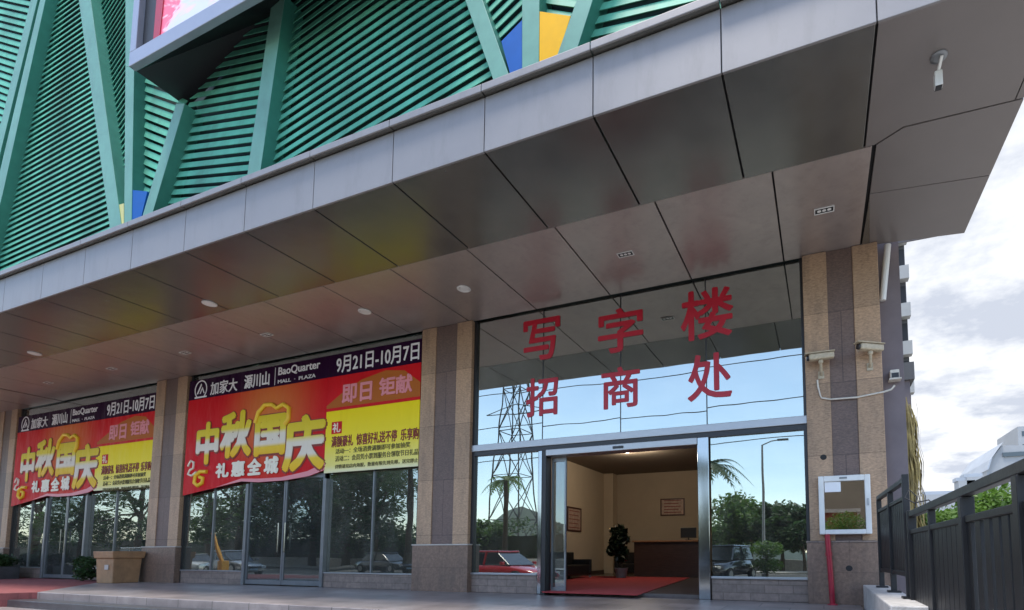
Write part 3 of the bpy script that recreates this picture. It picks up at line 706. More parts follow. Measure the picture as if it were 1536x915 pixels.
        text_poly(ch, X(l), X(r), b_-dz*.3, t_-dz*.3, ya-.011, gm, o, 'character', .045, .006)
    ro = [(3.1,4.55),(3.2,4.85),(3.45,5.04),(3.75,5.02),(3.95,4.9),(4.2,4.98),(4.42,4.85),(4.42,4.55),(4.3,4.4)]
    MB().tube([(X(u), ya-.02, z-dz*.3) for u, z in ro], .065*sx, 6).build('ribbon_curl', m_gold, o)
    for k, ch in enumerate('礼惠全城'):
        text_poly(ch, X(1.5+.68*k), X(2.08+.68*k), 3.06-dz*.3, 3.50+.02*k-dz*.3, ya-.02, m_cream, o, 'character', .05, .006)
    cl = [(.2,3.5),(.32,3.66),(.46,3.6),(.45,3.42),(.3,3.38),(.22,3.25),(.4,3.2),(.6,3.3)]
    MB().tube([(X(u), ya-.012, z-dz*.3) for u, z in cl], .035, 6).build('cloud_curl', m_cream, o)
    cl = [(1.1,3.28),(.8,3.3),(.58,3.2),(.55,2.98),(.72,2.88),(.92,2.96),(.94,3.1),(.78,3.14)]
    MB().tube([(X(u), ya-.012, z-dz*.3) for u, z in cl], .06, 6).build('cloud_curl', m_gold, o)
    text_poly('即日', X(6.35), X(7.37), zp-.78, zp-.27, yt-.004, m_pink, o, 'lettering', .03)
    text_poly('钜献', X(7.6), X(8.66), zp-.72, zp-.24, yt-.004, m_pink, o, 'lettering', .03)
    MB().box(X(6.02), X(6.38), yt-.003, yt, zy-.62, zy-.30).build('red_mark', m_banred, o)
    text_poly('礼', X(6.06), X(6.34), zy-.59, zy-.33, yt-.003, m_cream, o, 'lettering', .02)
    text_poly('满额豪礼  惊喜好礼送不停  乐享购', X(6.04), X(8.9), zy-.98, zy-.68, yt, m_darkred, o, 'lettering', .02)
    text_poly('活动一：全场消费满额即可参加抽奖', X(6.2), X(8.65), zy-1.16, zy-1.02, yt, m_ink, o, 'lettering', .008)
    text_poly('活动二：会员凭小票到服务台领取节日礼品', X(6.2), X(8.9), zy-1.36, zy-1.21, yt, m_ink, o, 'lettering', .008)
    text_poly('详情请见店内海报，数量有限先到先得，送完即止', X(6.2), X(8.9), zy-1.55, zy-1.44, yt, m_ink, o, 'lettering', .008)
    return o
banner(-17.95, -9.0, -12.12, 6.14, 'larger red and yellow festival banner, between the brown bin column and the entrance')
banner(-28.1, -19.62, -22.75, 6.0, 'farther red and yellow festival banner at the left end, above the brown bin', 0.)

# ------------------------------------------------------------------ things on the right column
YP = 9.9
cab = thing('wall_cabinet', 'white framed glass wall cabinet on the stone column above red pipes', 'cabinet', (.37, YP, 1.2))
x0, x1, z0, z1 = -.03, .79, 1.20, 2.21
f = MB().box(x0,x0+.09,9.74,9.89,z0,z1).box(x1-.09,x1,9.74,9.89,z0,z1).box(x0+.09,x1-.09,9.74,9.89,z0,z0+.08).box(x0+.09,x1-.09,9.74,9.89,z1-.10,z1)
f.build('frame', m_wpaint, cab, bevel=.012)
MB().box(x0+.09,x1-.09,9.86,9.885,z0+.08,z1-.1).build('back_panel', m_taupe, cab)
MB().box(x0+.09,x1-.09,9.775,9.783,z0+.08,z1-.1).build('pane', g_cab, cab)
MB().box(x0+.10,x0+.36,9.766,9.7735,z1-.28,z1-.105).build('paper_label', m_white, cab, bevel=.003)
MB().box(x0+.34,x0+.46,9.73,9.7395,z1-.06,z1-.03).build('name_plate', m_gframe, cab)
MB().box(x1-.06,x1-.035,9.72,9.7395,1.68,1.80).build('handle', m_alu, cab, bevel=.004)
o = thing('red_pipe', 'red painted pipe running from the white wall cabinet down to the ground', 'pipe', (.12, 9.76, 0))
MB().tube([(.09,9.765,1.20),(.12,9.765,.6),(.14,9.765,.015)], .045, 14).build('tube', m_pipe, o)
MB().disc_lathe((.14,9.765,0), [(.085,0),(.085,.012),(.06,.02)], 16).build('floor_flange', m_pipe, o)
MB().disc_lathe((.105,9.765,.86), [(.056,-.03),(.056,.03)], 14).build('coupling', m_pipe, o)
def cctv(px, pz, aim, label, loc_dz):
    o = thing('security_camera', label, 'security camera', (px, YP, pz), 'cameras on the stone column')
    # bracket
    MB().disc_lathe((0,0,0), [(.05,0)], 8)
    MB().box(px-.05, px+.05, YP-.02, YP-.002, pz-.34, pz-.20).build('wall_plate', m_cctv, o, bevel=.006)
    MB().tube([(px,YP-.02,pz-.27),(px,YP-.14,pz-.22),(px,YP-.2,pz-.10)], .024, 10).build('bracket', m_cctv, o)
    MB().blob((px,YP-.2,pz-.09), .045, 2).build('swivel', m_cctv, o)
    c = Vector((px, YP-.2, pz)); d = Vector(aim).normalized()
    h = MB(); h.bar(c-d*.22, c+d*.20, .13, .11); h.build('housing', m_cctv, o, bevel=.025)
    h = MB(); h.bar(c-d*.23+Vector((0,0,.068)), c+d*.27+Vector((0,0,.068)), .16, .018); h.build('sun_shield', m_cctv, o, bevel=.006)
    h = MB(); h.tube([c+d*.2, c+d*.235], .048, 14); h.build('lens_barrel', m_frame, o)
    return o
p1 = at(1231, 541, YP); p2 = at(1302, 528, YP)
cctv(p1.x, p1.z, (-1,-.12,-.04), 'cream camera on the left tan strip of the column, pointing at the entrance', 0)
cctv(p2.x+.02, p2.z, (-1,-.55,.03), 'cream camera on the right tan strip of the column, nose dark', 0)
cd = [at(*q, YP-.02) for q in ((1226,570),(1227,580),(1230,592),(1232,597),(1246,599),(1286,596),(1310,591),(1325,588),(1337,584),(1342,578))]
tag(MB().tube(cd, .016, 8).build('conduit', m_cond), 'thin white conduit looping below the two cameras across the column', 'conduit')
jb = at(1341, 565, 10.1)
o = thing('junction_box', 'small white box with dark front at the wall edge right of the cameras', 'junction box', (jb.x, 10.1, jb.z))
MB().box(jb.x-.07, jb.x+.07, 9.98, 10.14, jb.z-.06, jb.z+.09).build('box_body', m_cond, o, bevel=.008)
MB().box(jb.x-.05, jb.x+.06, 9.972, 9.979, jb.z-.05, jb.z+.03).build('front_panel', m_frame, o)
MB().box(jb.x-.09, jb.x+.10, 9.96, 10.14, jb.z-.085, jb.z-.062).build('bracket', m_cond, o)
a = at(1331, 372, 10.12); c = at(1321, 452, 10.12)
tag(MB().tube([(a.x,10.05,a.z+.02),(c.x+.03,10.1,c.z)], .055, 10).build('downpipe', m_wpaint), 'short white slanting pipe under the canopy right of the stone column', 'pipe')

# ------------------------------------------------------------------ brown bin, planter
o = thing('waste_bin', 'square tan bin with overhanging rim standing left of the stone column', 'bin', (-19.8, 9.45, 0))
def frustum(mb, cx, cy, z0, z1, a0, a1, d0=None, d1=None):
    d0 = d0 or a0; d1 = d1 or a1
    mb.add([(cx-a0,cy-d0,z0),(cx+a0,cy-d0,z0),(cx+a0,cy+d0,z0),(cx-a0,cy+d0,z0),(cx-a1,cy-d1,z1),(cx+a1,cy-d1,z1),(cx+a1,cy+d1,z1),(cx-a1,cy+d1,z1)],
           [(0,3,2,1),(4,5,6,7),(0,1,5,4),(1,2,6,5),(2,3,7,6),(3,0,4,7)]); return mb
BX, BY = -19.75, 9.35
mb = frustum(MB(), 0, 0, 0, .74, .37, .41, .33, .36); bo = mb.build('bin_body', m_card, None, bevel=.02)
bo.parent = o; bo.location = (0,0,0)
mb = frustum(MB(), 0, 0, .73, .94, .45, .47, .40, .42); r_ = mb.build('rim', m_card, None, bevel=.02); r_.parent = o
mb = MB().box(-.38,.38,-.33,.33,.941,.945); r_ = mb.build('opening', m_black, None); r_.parent = o
mb = MB().box(.04,.22,-.372,-.362,.40,.54); r_ = mb.build('bin_label', m_cap, None); r_.parent = o
o.location = (BX, BY, 0); o.rotation_euler = (0,0,.04)
for ch in o.children: ch.location = (0,0,0)

# leaves
def leaf_mesh(rnd, clumps, per, sz, mb, spread):
    for (c, r) in clumps:
        for _ in range(per):
            d = Vector((rnd.gauss(0,1), rnd.gauss(0,1), rnd.gauss(0,1))).normalized()*r*(rnd.random()**.45)
            p = Vector(c)+Vector((d.x, d.y, d.z*spread))
            a = Vector((rnd.uniform(-1,1), rnd.uniform(-1,1), rnd.uniform(-.6,.6))).normalized(); bb = a.cross(Vector((rnd.uniform(-1,1), rnd.uniform(-1,1), 1))).normalized()
            s_ = sz*rnd.uniform(.6,1.3)
            mb.add([p-a*s_, p+bb*s_*.45, p+a*s_, p-bb*s_*.45], [(0,1,2,3)])
def bush(name, label, cat, loc, rx, ry, h, m, seed, per=160, sz=.06, pot=False, group=None):
    rnd = random.Random(seed)
    o = thing(name, label, cat, loc, group)
    x, y, z = loc
    z0 = .0
    if pot:
        MB().disc_lathe(loc, [(.16,0),(.22,.3),(.24,.34),(.2,.34),(.19,.30)], 18).build('pot', m_pot, o); z0 = .3
    st = MB()
    for k in range(5):
        q = (x+rnd.uniform(-rx,rx)*.6, y+rnd.uniform(-ry,ry)*.6, z+z0+h*.7)
        st.tube([(x+rnd.uniform(-.05,.05), y, z+z0-.02), ((x+q[0])/2, (y+q[1])/2+.03, z+z0+h*.35), q], [.02,.014,.008], 6)
    st.build('stem', m_bark, o)
    cl = [((x+rnd.uniform(-rx,rx)*.75, y+rnd.uniform(-ry,ry)*.75, z+z0+h*rnd.uniform(.25,.85)), min(rx,h*.5)*rnd.uniform(.35,.6)) for _ in range(12)]
    mb = MB(); leaf_mesh(rnd, cl, per//2, sz, mb, .9); mb.build('foliage', m, o)
    return o
bush('potted_shrub', 'low leafy shrub in front of the shop door beside the brown bin', 'shrub', (-22.0, 9.5, 0), .75, .3, .75, m_leaf2, 3, 200, .07, group=None)
# clipped hedges in stone boxes at the far left
for i, (x, lb) in enumerate(((-28.6, 'dark clipped hedge in a box at the far left column'), (-26.9, 'dark hedge in a low box right of the far left column'))):
    o = thing('hedge_planter', lb, 'planter', (x, 9.3, 0), 'boxed hedges at the far left')
    MB().box(x-.75, x+.75, 9.0, 9.6, -.02, .42).build('planter_box', m_terrd, o, bevel=.02)
    rnd = random.Random(40+i); cl = [((x+rnd.uniform(-.65,.65), 9.3+rnd.uniform(-.2,.2), .62+rnd.uniform(-.12,.16)), .22) for _ in range(16)]
    mb = MB(); leaf_mesh(rnd, cl, 110, .06, mb, .8); mb.build('foliage', m_leaf2, o)
    MB().box(x-.7, x+.7, 9.05, 9.55, .40, .43).build('soil', m_soil, o)

# ------------------------------------------------------------------ lobby furniture
tag(MB().slab([(-5.44,9.7),(-3.35,9.7),(-3.6,12),(-4.15,17.4),(-8.1,17.4),(-6.4,11.2)], LF+.004, LF+.012).build('red_carpet', m_redcar), 'red carpet running through the open entrance into the lobby', 'carpet')
bpy.data.objects['red_carpet'].location = (0,0,0)
def sofa(x, y, wd, lb, rz):
    o = thing('sofa', lb, 'sofa', (x, y, LF), 'black sofas in the lobby', rz)
    def P(mb, n, bv=.03):
        q = mb.build(n, m_sofa, None, bevel=bv); q.parent = o
    P(MB().box(-wd/2+.16, wd/2-.16, -.42, .25, .12, .44), 'seat')
    P(MB().box(-wd/2, wd/2, .26, .46, .1, .86), 'backrest')
    P(MB().box(-wd/2, -wd/2+.15, -.42, .25, .1, .62), 'armrest'); P(MB().box(wd/2-.15, wd/2, -.42, .25, .1, .62), 'armrest')
    for sx in (-1,1):
        for sy in (-.38,.4):
            q = MB().box(sx*(wd/2-.08)-.03, sx*(wd/2-.08)+.03, sy-.03, sy+.03, 0, .1).build('leg', m_alu, None); q.parent = o
sofa(-7.75, 15.5, 2.0, 'black leather sofa along the left lobby wall under the framed notice', pi/2)
sofa(-6.3, 18.6, 1.8, 'black leather sofa in front of the lobby pier, behind the plant', 0)
def fram(name, lb, pts, Y=None, X=None):
    o = thing(name, lb, 'picture', pts[0], 'framed notices in the lobby')
    (xa,ya,za),(xb,yb,zb) = pts
    if Y is not None:
        MB().box(xa,xb,Y-.04,Y,za,za+.05).box(xa,xb,Y-.04,Y,zb-.05,zb).box(xa,xa+.05,Y-.04,Y,za+.05,zb-.05).box(xb-.05,xb,Y-.04,Y,za+.05,zb-.05).build('frame', m_pframe, o)
        MB().box(xa+.05,xb-.05,Y-.02,Y,za+.05,zb-.05).build('notice', m_poster, o)
        for k in range(5): MB().box(xa+.15,xb-.15-.1*(k%2),Y-.024,Y-.021,za+.12+k*.12,za+.15+k*.12).build('text_line', m_darkred, o)
    else:
        MB().box(X,X+.04,ya,yb,za,za+.05).box(X,X+.04,ya,yb,zb-.05,zb).box(X,X+.04,ya,ya+.05,za+.05,zb-.05).box(X,X+.04,yb-.05,yb,za+.05,zb-.05).build('frame', m_pframe, o)
        MB().box(X,X+.02,ya+.05,yb-.05,za+.05,zb-.05).build('notice', m_poster, o)
        for k in range(5): MB().box(X+.021,X+.024,ya+.15,yb-.15-.1*(k%2),za+.12+k*.15,za+.15+k*.15).build('text_line', m_darkred, o)
a = at(991,774,20.6); c = at(1027,747,20.6)
fram('framed_notice', 'wide framed notice on the back wall above the reception desk', ((a.x,20.6,a.z),(c.x,20.6,c.z)), Y=20.6)
def atX(px, py, X):
    d = fwd + rgt*((px-PX)/F) - upv*((py-PY)/F); return EYEP + d*(X/d.x)
a = atX(850,796,-8.42); c = atX(871,763,-8.42)
fram('framed_notice', 'framed notice on the left lobby wall above the black sofa', ((-8.42,a.y,a.z),(-8.42,c.y,c.z)), X=-8.42)
dk = thing('reception_desk', 'dark wooden reception desk at the back of the lobby', 'desk', (-4.2, 18.2, LF))
a = at(955,806,18.2).x; c = at(1062,806,18.2).x
MB().box(a, c, 17.9, 18.0, LF, 1.28).build('front_panel', m_desk, dk, bevel=.01)
MB().box(a, a+.08, 18.0, 18.7, LF, 1.28).box(c-.08, c, 18.0, 18.7, LF, 1.28).build('side_panel', m_desk, dk)
MB().box(a-.05, c+.05, 17.82, 18.3, 1.28, 1.34).build('counter_top', m_wood, dk, bevel=.01)
o = thing('desk_monitor', 'dark computer monitor standing on the reception desk', 'monitor', (at(1033,800,18.1).x, 18.1, 1.34))
x = at(1033,800,18.1).x
MB().box(x-.28,x+.28,18.05,18.1,1.42,1.78).build('screen', m_frame, o, bevel=.01); MB().box(x-.1,x+.1,18.0,18.16,1.34,1.36).box(x-.02,x+.02,18.08,18.1,1.36,1.44).build('stand', m_frame, o)
x = at(932,820,16.5).x
bush('potted_plant', 'dark leafy pot plant standing in the middle of the lobby', 'plant', (x, 16.5, LF), .42, .4, 1.5, m_leafi, 11, 260, .12, pot=True)
for i, (px, py, lb) in enumerate(((940,678,'left lit downlight of the pair seen through the doorway'),(968,675,'right lit downlight of the pair seen through the doorway'),(863,706,'lit downlight near the left lobby wall'))):
    d = fwd + rgt*((px-PX)/F) - upv*((py-PY)/F); p = EYEP + d*((4.19-EYE)/d.z)
    o = thing('lobby_downlight', lb, 'ceiling light', (p.x, p.y, 4.2), 'lit downlights in the lobby ceiling')
    MB().disc_lathe((p.x,p.y,4.175), [(.12,.024),(.13,.0),(.10,.0)], 18).build('ring', m_wpaint, o)
    MB().disc_lathe((p.x,p.y,4.170), [(.09,.02),(.085,.0)], 18).build('lamp', m_lamp, o)
    lt = bpy.data.objects.new('downlight_glow', bpy.data.lights.new('downlight_glow', 'POINT')); COL.objects.link(lt)
    lt.location = (p.x, p.y, 4.0); lt.data.energy = 17; lt.data.color = (1, .85, .65); lt.data.shadow_soft_size = .15

# things inside the shop
def shop_desk(x, y, lb):
    o = thing('shop_counter', lb, 'counter', (x, y, .02))
    MB().box(x-.7, x+.7, y-.3, y+.3, .02, .85).build('counter_body', m_wood, o, bevel=.01)
    MB().box(x-.76, x+.76, y-.35, y+.35, .851, .90).build('counter_top', m_cap, o, bevel=.008)
shop_desk(-14.6, 12.2, 'brown wooden counter seen through the glass door under the larger banner')
shop_desk(-11.3, 12.6, 'brown wooden counter behind the window right of the shop door')
shop_desk(-25.2, 12.2, 'brown wooden counter behind the farther shop window')
o = thing('sign_stand', 'pale blue sign on a thin pole inside the shop door', 'sign', (-14.3, 11.3, .02))
MB().disc_lathe((-14.3,11.3,.02), [(.18,0),(.18,.02),(.03,.03)], 16).build('base', m_gframe, o); MB().tube([(-14.3,11.3,.04),(-14.3,11.3,1.6)], .02, 8).build('pole', m_alu, o)
MB().box(-14.62, -14.02, 11.25, 11.28, 1.6, 2.15).build('sign_board', m_sign, o, bevel=.01)
o = thing('sign_stand', 'pale blue notice board on a thin pole inside the farther shop', 'sign', (-24.6, 11.5, .02))
MB().disc_lathe((-24.6,11.5,.02), [(.18,0),(.18,.02),(.03,.03)], 16).build('base', m_gframe, o); MB().tube([(-24.6,11.5,.04),(-24.6,11.5,1.55)], .02, 8).build('pole', m_alu, o)
MB().box(-25.0, -24.2, 11.45, 11.48, 1.55, 2.05).build('sign_board', m_sign, o, bevel=.01)

# ------------------------------------------------------------------ fence on the right
lw = MB().box(.62, 1.0, 6.0, 9.75, GZ-.05, .35)
tag(lw.build('low_wall', m_conc, bevel=.015), 'pale concrete kerb wall under the raised black fence panel', 'wall')
o = thing('fence_panel', 'raised black sheet metal fence panel on the low concrete wall by the column', 'fence', (.88, 8.2, .36), 'black metal fence')
A0 = Vector((.845, 9.1, 0)); A1 = Vector((.93, 6.95, 0))
def bz(mb, a, b_, z0, z1, th): mb.bar((a.x,a.y,(z0+z1)/2), (b_.x,b_.y,(z0+z1)/2), th, z1-z0); return mb
bz(MB(), A0, A1, 1.70, 1.76, .07).build('top_rail', m_fence, o, bevel=.006)
bz(MB(), A0, A1, 1.50, 1.55, .05).build('rail', m_fence, o, bevel=.006)
bz(MB(), A0, A1, .60, .66, .05).build('rail', m_fence, o, bevel=.006)
sh = MB(); n = 16
for k in range(n):
    p = A0.lerp(A1, (k+.06)/n); q = A0.lerp(A1, (k+.94)/n); bz(sh, p, q, .661, 1.499, .012)
bz(sh, A0, A1, .661, 1.499, .006)
sh.build('sheet', m_fence, o)
for t_ in (0, .5, 1):
    p = A0.lerp(A1, t_); MB().box(p.x-.035, p.x+.035, p.y-.035, p.y+.035, .355, 1.70 if t_ < 1 else 1.8).build('post', m_fence, o, bevel=.005)
    MB().box(p.x-.08, p.x+.08, p.y-.08, p.y+.08, .35, .375).build('foot_plate', m_fence, o)
o = thing('railing_fence', 'long black metal fence with open top rail and vertical pickets at the right', 'fence', (.97, 4.5, GZ), 'black metal fence')
B0 = Vector((.955, 6.9, 0)); B1 = Vector((1.01, 1.2, 0))
bz(MB(), B0, B1, 1.28, 1.35, .07).build('top_rail', m_fence, o, bevel=.008)
bz(MB(), B0, B1, 1.09, 1.14, .05).build('mid_rail', m_fence, o, bevel=.006)
bz(MB(), B0, B1, -.36, -.30, .05).build('bottom_rail', m_fence, o, bevel=.006)
def Bt(y): return B0.lerp(B1, (B0.y-y)/(B0.y-B1.y))
for px_ in (1369, 1398, 1448, 1532, 1700):
    # fence posts at these columns of the photograph, on the fence line x = .97
    d = fwd + rgt*((px_-PX)/F) - upv*((780-PY)/F); y = .97/d.x*d.y; p = Bt(y)
    wd = .03 if px_ in (1398,) else .045
    MB().box(p.x-wd, p.x+wd, p.y-wd, p.y+wd, GZ, 1.279 if px_ > 1370 else 1.36).build('post', m_fence, o, bevel=.005)
def ypx(px_): d = fwd + rgt*((px_-PX)/F) - upv*((840-PY)/F); return .97/d.x*d.y
for a, c in ((1371,1397),(1400,1444)):
    ya, yc = ypx(a), ypx(c); n = 7; sh = MB()
    for k in range(n):
        p = Bt(ya+(yc-ya)*(k+.04)/n); q = Bt(ya+(yc-ya)*(k+.96)/n); bz(sh, p, q, -.299, 1.089, .014)
    bz(sh, Bt(ya), Bt(yc), -.299, 1.089, .008)
    sh.build('sheet', m_fence, o)
for k in range(24):
    px_ = 1456 + k*13.2 
    y = ypx(px_)
    if y < 1.3: break
    p = Bt(y)
    MB().box(p.x-.012, p.x+.012, p.y-.06, p.y+.06, -.299, 1.089).build('picket', m_fence, o, bevel=.003)

# ------------------------------------------------------------------ right background
tow = thing('apartment_tower', 'grey apartment tower with pale balcony parapets behind the stone column', 'building', (6, 46, GZ))
def bx(px0, px1, Y): return at(px0,600,Y).x, at(px1,600,Y).x
xa, xb = at(1300,500,45).x, at(1360,500,45).x
MB().box(xa-6, xb+.1, 45, 58, GZ, 40).build('tower_body', m_tower, tow)
for k in range(12):
    z = 7.0+k*3.0
    MB().box(xb-1.6, xb+.25, 44.3, 45, z, z+1.05).build('balcony', m_parap, tow)
    MB().box(xb-1.5, xb+.05, 44.98, 45.0, z+1.06, z+2.7).build('window', m_recess, tow)
ya_ = 44
an = thing('annex_block', 'dark grey low block below the apartment tower', 'building', (5, 30, GZ))
xa = at(1318,600,30).x; xb2 = at(1366,600,30).x
MB().box(xa-4, xb2, 30, 36, GZ, at(1350,572,30).z).build('block_body', m_mauve, an); z_ = at(1350,572,30).z
MB().box(xa-4, xb2+.2, 29.8, 36.2, z_, z_+.9).build('parapet', m_tower, an)
# dried hanging fronds
rnd = random.Random(5)
o = thing('dry_palm', 'shaggy dry brown palm behind the fence beside the column', 'palm', (at(1358,700,13).x, 13, GZ))
px0 = at(1358,700,13).x
MB().tube([(px0,13,GZ),(px0+.03,13,1.2),(px0-.02,13,3.4)], [.16,.13,.10], 9).build('trunk', m_bark, o)
mb = MB()
for k in range(620):
    a = rnd.uniform(0,2*pi); h0 = rnd.uniform(1.0,4.3); r0 = rnd.uniform(.08,.26); ln = rnd.uniform(.6,1.3); rr = rnd.uniform(.04,.2)
    p0 = Vector((px0+r0*cos(a), 13+r0*sin(a), h0)); p1 = p0+Vector((rr*.7*cos(a), rr*.7*sin(a), -ln*.4)); p2 = p0+Vector((rr*.6*cos(a), rr*.6*sin(a), -ln))
    s_ = Vector((-sin(a), cos(a), 0))*rnd.uniform(.015,.03)
    mb.add([p0-s_*.4, p0+s_*.4, p1+s_, p1-s_, p2], [(0,1,2,3),(3,2,4)])
mb.build('fronds', m_dry, o)
# trees
def tree(label, loc, h, cr, m, seed, cat='tree', name='tree', per=150, sz=.16, nc=26, group=None, flat_=.8, low=0.):
    rnd = random.Random(seed); x, y, z = loc
    o = thing(name, label, cat, loc, group)
    tk = MB(); th = h*.42
    tk.tube([(x,y,z),(x+.05*h*rnd.uniform(-.5,.5),y,z+th*.5),(x,y,z+th),(x,y,z+h*.75)], [h*.03,h*.024,h*.018,h*.006], 9)
    cl = []
    for k in range(nc):
        u = rnd.uniform(0,2*pi); v = rnd.uniform(-.7,1); rr = sqrt(max(0,1-v*v))*cr*rnd.uniform(.45,.95)
        c = (x+rr*cos(u), y+rr*sin(u), z+h*(.66-low)+v*h*(.30+low*.9)*flat_+rnd.uniform(-.1,.1)*h*.2)
        cl.append((c, cr*rnd.uniform(.22,.42)))
        if k < 8: tk.tube([(x,y,z+th*rnd.uniform(.75,1.1)), ((x+c[0])/2,(y+c[1])/2,(z+th+c[2])/2), c], [h*.012,h*.008,h*.003], 6)
    tk.build('trunk', m_bark, o)
    mb = MB(); leaf_mesh(rnd, cl, per, sz, mb, .75); mb.build('crown', m, o)
    return o
def behind(px, py, Yv): p = at(px, py, Yv); return (p.x, 20.1-Yv, p.z)       # the real place of what the glass mirrors
tree('low green tree behind the fence left of the open rail post', (*at(1428,760,34).xy, GZ), 3.7, 2.4, m_leaf3, 21, group='trees beyond the fence', sz=.2)
tree('broad green tree behind the right end of the fence', (*at(1500,740,36).xy, GZ), 4.9, 3.6, m_leaf3, 22, group='trees beyond the fence', nc=40, per=200, sz=.2)
tree('small tree beside the far white hall', (*at(1408,745,60).xy, GZ), 5.2, 3.4, m_leaf2, 23, group='trees beyond the fence', sz=.25)
tree('farther green tree beyond the right end of the fence', (*at(1580,735,44).xy, GZ), 5.4, 3.6, m_leaf, 24, group='trees beyond the fence', sz=.22)
# far buildings
h1 = thing('far_hall', 'far white hall with slanted roof end above the fence', 'building', (40, 150, GZ))
Yh = 150
P = [xz(x,y,Yh) for x,y in ((1480,705),(1486,690),(1503,668),(1530,668),(1600,664),(1600,760),(1480,760))]
MB().prism(P, Yh, Yh+30).build('hall_body', m_farw, h1)
a = at(1503,672,Yh); c = at(1560,670,Yh)
MB().box(a.x, c.x, Yh-.4, Yh-.02, a.z-2.2, a.z-1.2).build('window_band', m_win, h1)
P = [xz(x,y,Yh) for x,y in ((1479,706),(1484,690),(1501,667),(1503,664),(1487,687),(1482,704))]
MB().prism(P[::1], Yh-.8, Yh+30).build('roof_edge', m_farr, h1)
h2 = thing('far_tower', 'far pale slab building rising behind the white hall at the picture edge', 'building', (45, 190, GZ))
a = at(1526,640,190); c = at(1600,600,190)
MB().box(a.x, c.x, 190, 210, GZ, a.z).build('tower_body', m_farw, h2)
for k in range(4): MB().box(a.x+1, c.x-1, 189.9, 189.99, a.z-3-k*4, a.z-1.5-k*4).build('window', m_win, h2)
h3 = thing('far_sheds', 'low far grey roofs beyond the trees left of the white hall', 'building', (30, 130, GZ))
for (q0, q1, t0) in ((1455,1482,712),(1468,1492,706),(1400,1458,735)):
    a = at(q0,t0,130); c = at(q1,t0,130)
    MB().box(a.x, c.x, 130+q0*.01, 140, GZ, a.z).build('shed', m_farw, h3)
    MB().box(a.x-.4, c.x+.4, 129.5+q0*.01, 140.5, a.z, a.z+.8).build('roof', m_farr, h3)

# ------------------------------------------------------------------ across the street: what the glass mirrors
pyl = thing('pylon', 'tall steel lattice power pylon mirrored in the left entrance glass', 'pylon', behind(768, 822, 62))
bx_, by_, _ = behind(768, 822, 62)
def lattice(mb, levels):
    for (z0, w0), (z1, w1) in zip(levels[:-1], levels[1:]):
        c0 = [(bx_+sx*w0, by_+sy*w0, z0) for sx, sy in ((-1,-1),(1,-1),(1,1),(-1,1))]; c1 = [(bx_+sx*w1, by_+sy*w1, z1) for sx, sy in ((-1,-1),(1,-1),(1,1),(-1,1))]
        for i in range(4):
            j = (i+1) % 4
            mb.bar(c0[i], c1[i], .16, .16); mb.bar(c0[i], c1[j], .09, .09); mb.bar(c0[j], c1[i], .09, .09); mb.bar(c1[i], c1[j], .09, .09)
lv = [(GZ+6*k, 2.7-.36*k) for k in range(7)]
mb = MB(); lattice(mb, lv); mb.build('tower', m_pyl, pyl)
mb = MB()
for z in (20, 25, 30):
    for sg in (-1, 1):
        mb.bar((bx_, by_, z), (bx_+sg*5, by_, z+.4), .12, .12); mb.bar((bx_, by_, z+1.6), (bx_+sg*5, by_, z+.4), .1, .1)
mb.build('cross_arm', m_pyl, pyl)
for k, z in enumerate((20.2, 18.0, 25.2, 15.8)):
    pts = [(bx_+t_*13, by_-.5*(k % 2), z-1.8+1.8*((t_-0)/8)**2 if True else z) for t_ in range(-8, 9)]
    tag(MB().tube(pts, .06, 5).build('power_line', m_cable), ['lowest but one black power line mirrored across the entrance glass','lower black power line mirrored across the glass','topmost black power line mirrored across the glass','bottom black power line mirrored across the glass'][k], 'cable', 'power lines')
# street lamp
lx, ly, _ = behind(1147, 830, 30)
sl = thing('street_lamp', 'slim pale street lamp mirrored in the right entrance pane', 'street lamp', (lx, ly, GZ))
lz = behind(1147, 668, 30)[2]
MB().tube([(lx,ly,GZ),(lx,ly,lz*.6),(lx,ly,lz)], [.09,.07,.05], 10).build('pole', m_alu, sl)
MB().tube([(lx,ly,lz-.02),(lx+.5,ly+.1,lz+.15),(lx+1.0,ly+.2,lz+.18)], .035, 8).build('arm', m_alu, sl)
MB().box(lx+.85,lx+1.45,ly+.1,ly+.32,lz+.12,lz+.22).build('lamp_head', m_gframe, sl, bevel=.03)
MB().box(lx-.15,lx+.15,ly-.15,ly+.15,GZ,GZ+.2).build('base', m_gframe, sl)
# palms
def palm(label, px, pb, Yv, topy, nf, seed, m=m_leaf, flen=2.2):
    x, y, _ = behind(px, pb, Yv); zt = behind(px, topy, Yv)[2]; rnd = random.Random(seed)
    o = thing('palm_tree', label, 'palm', (x, y, GZ), 'palms across the street')
    MB().tube([(x,y,GZ),(x+.1,y,zt*.5),(x,y,zt)], [.24,.18,.15], 10).build('trunk', m_bark, o)
    mb = MB()
    for k in range(nf):
        a = 2*pi*k/nf+rnd.uniform(-.2,.2); el = rnd.uniform(.1,1.1); d = Vector((cos(a),sin(a),0))
        prev = Vector((x,y,zt)); L_ = flen*rnd.uniform(.8,1.15)
        for j in range(14):
            t_ = (j+1)/14; p = Vector((x,y,zt))+d*(L_*t_*cos(el*.6))+Vector((0,0,L_*(sin(el)*t_-.9*t_*t_)))
            sd_ = Vector((-sin(a),cos(a),0)); wl = .55*sin(pi*min(1,t_*.9+.08))
            for sg in (-1,1):
                tip = p+sd_*sg*wl+(p-prev)*.8+Vector((0,0,-.18*wl)); mb.add([prev, p, tip], [(0,1,2)])
            mb.add([prev+sd_*.02, prev-sd_*.02, p-sd_*.015, p+sd_*.015], [(0,1,2,3)])
            prev = p
    mb.build('crown', m, o)
palm('palm with an upright tuft mirrored in the left entrance pane', 757, 822, 32, 722, 16, 1, m_leaf3, 1.7)
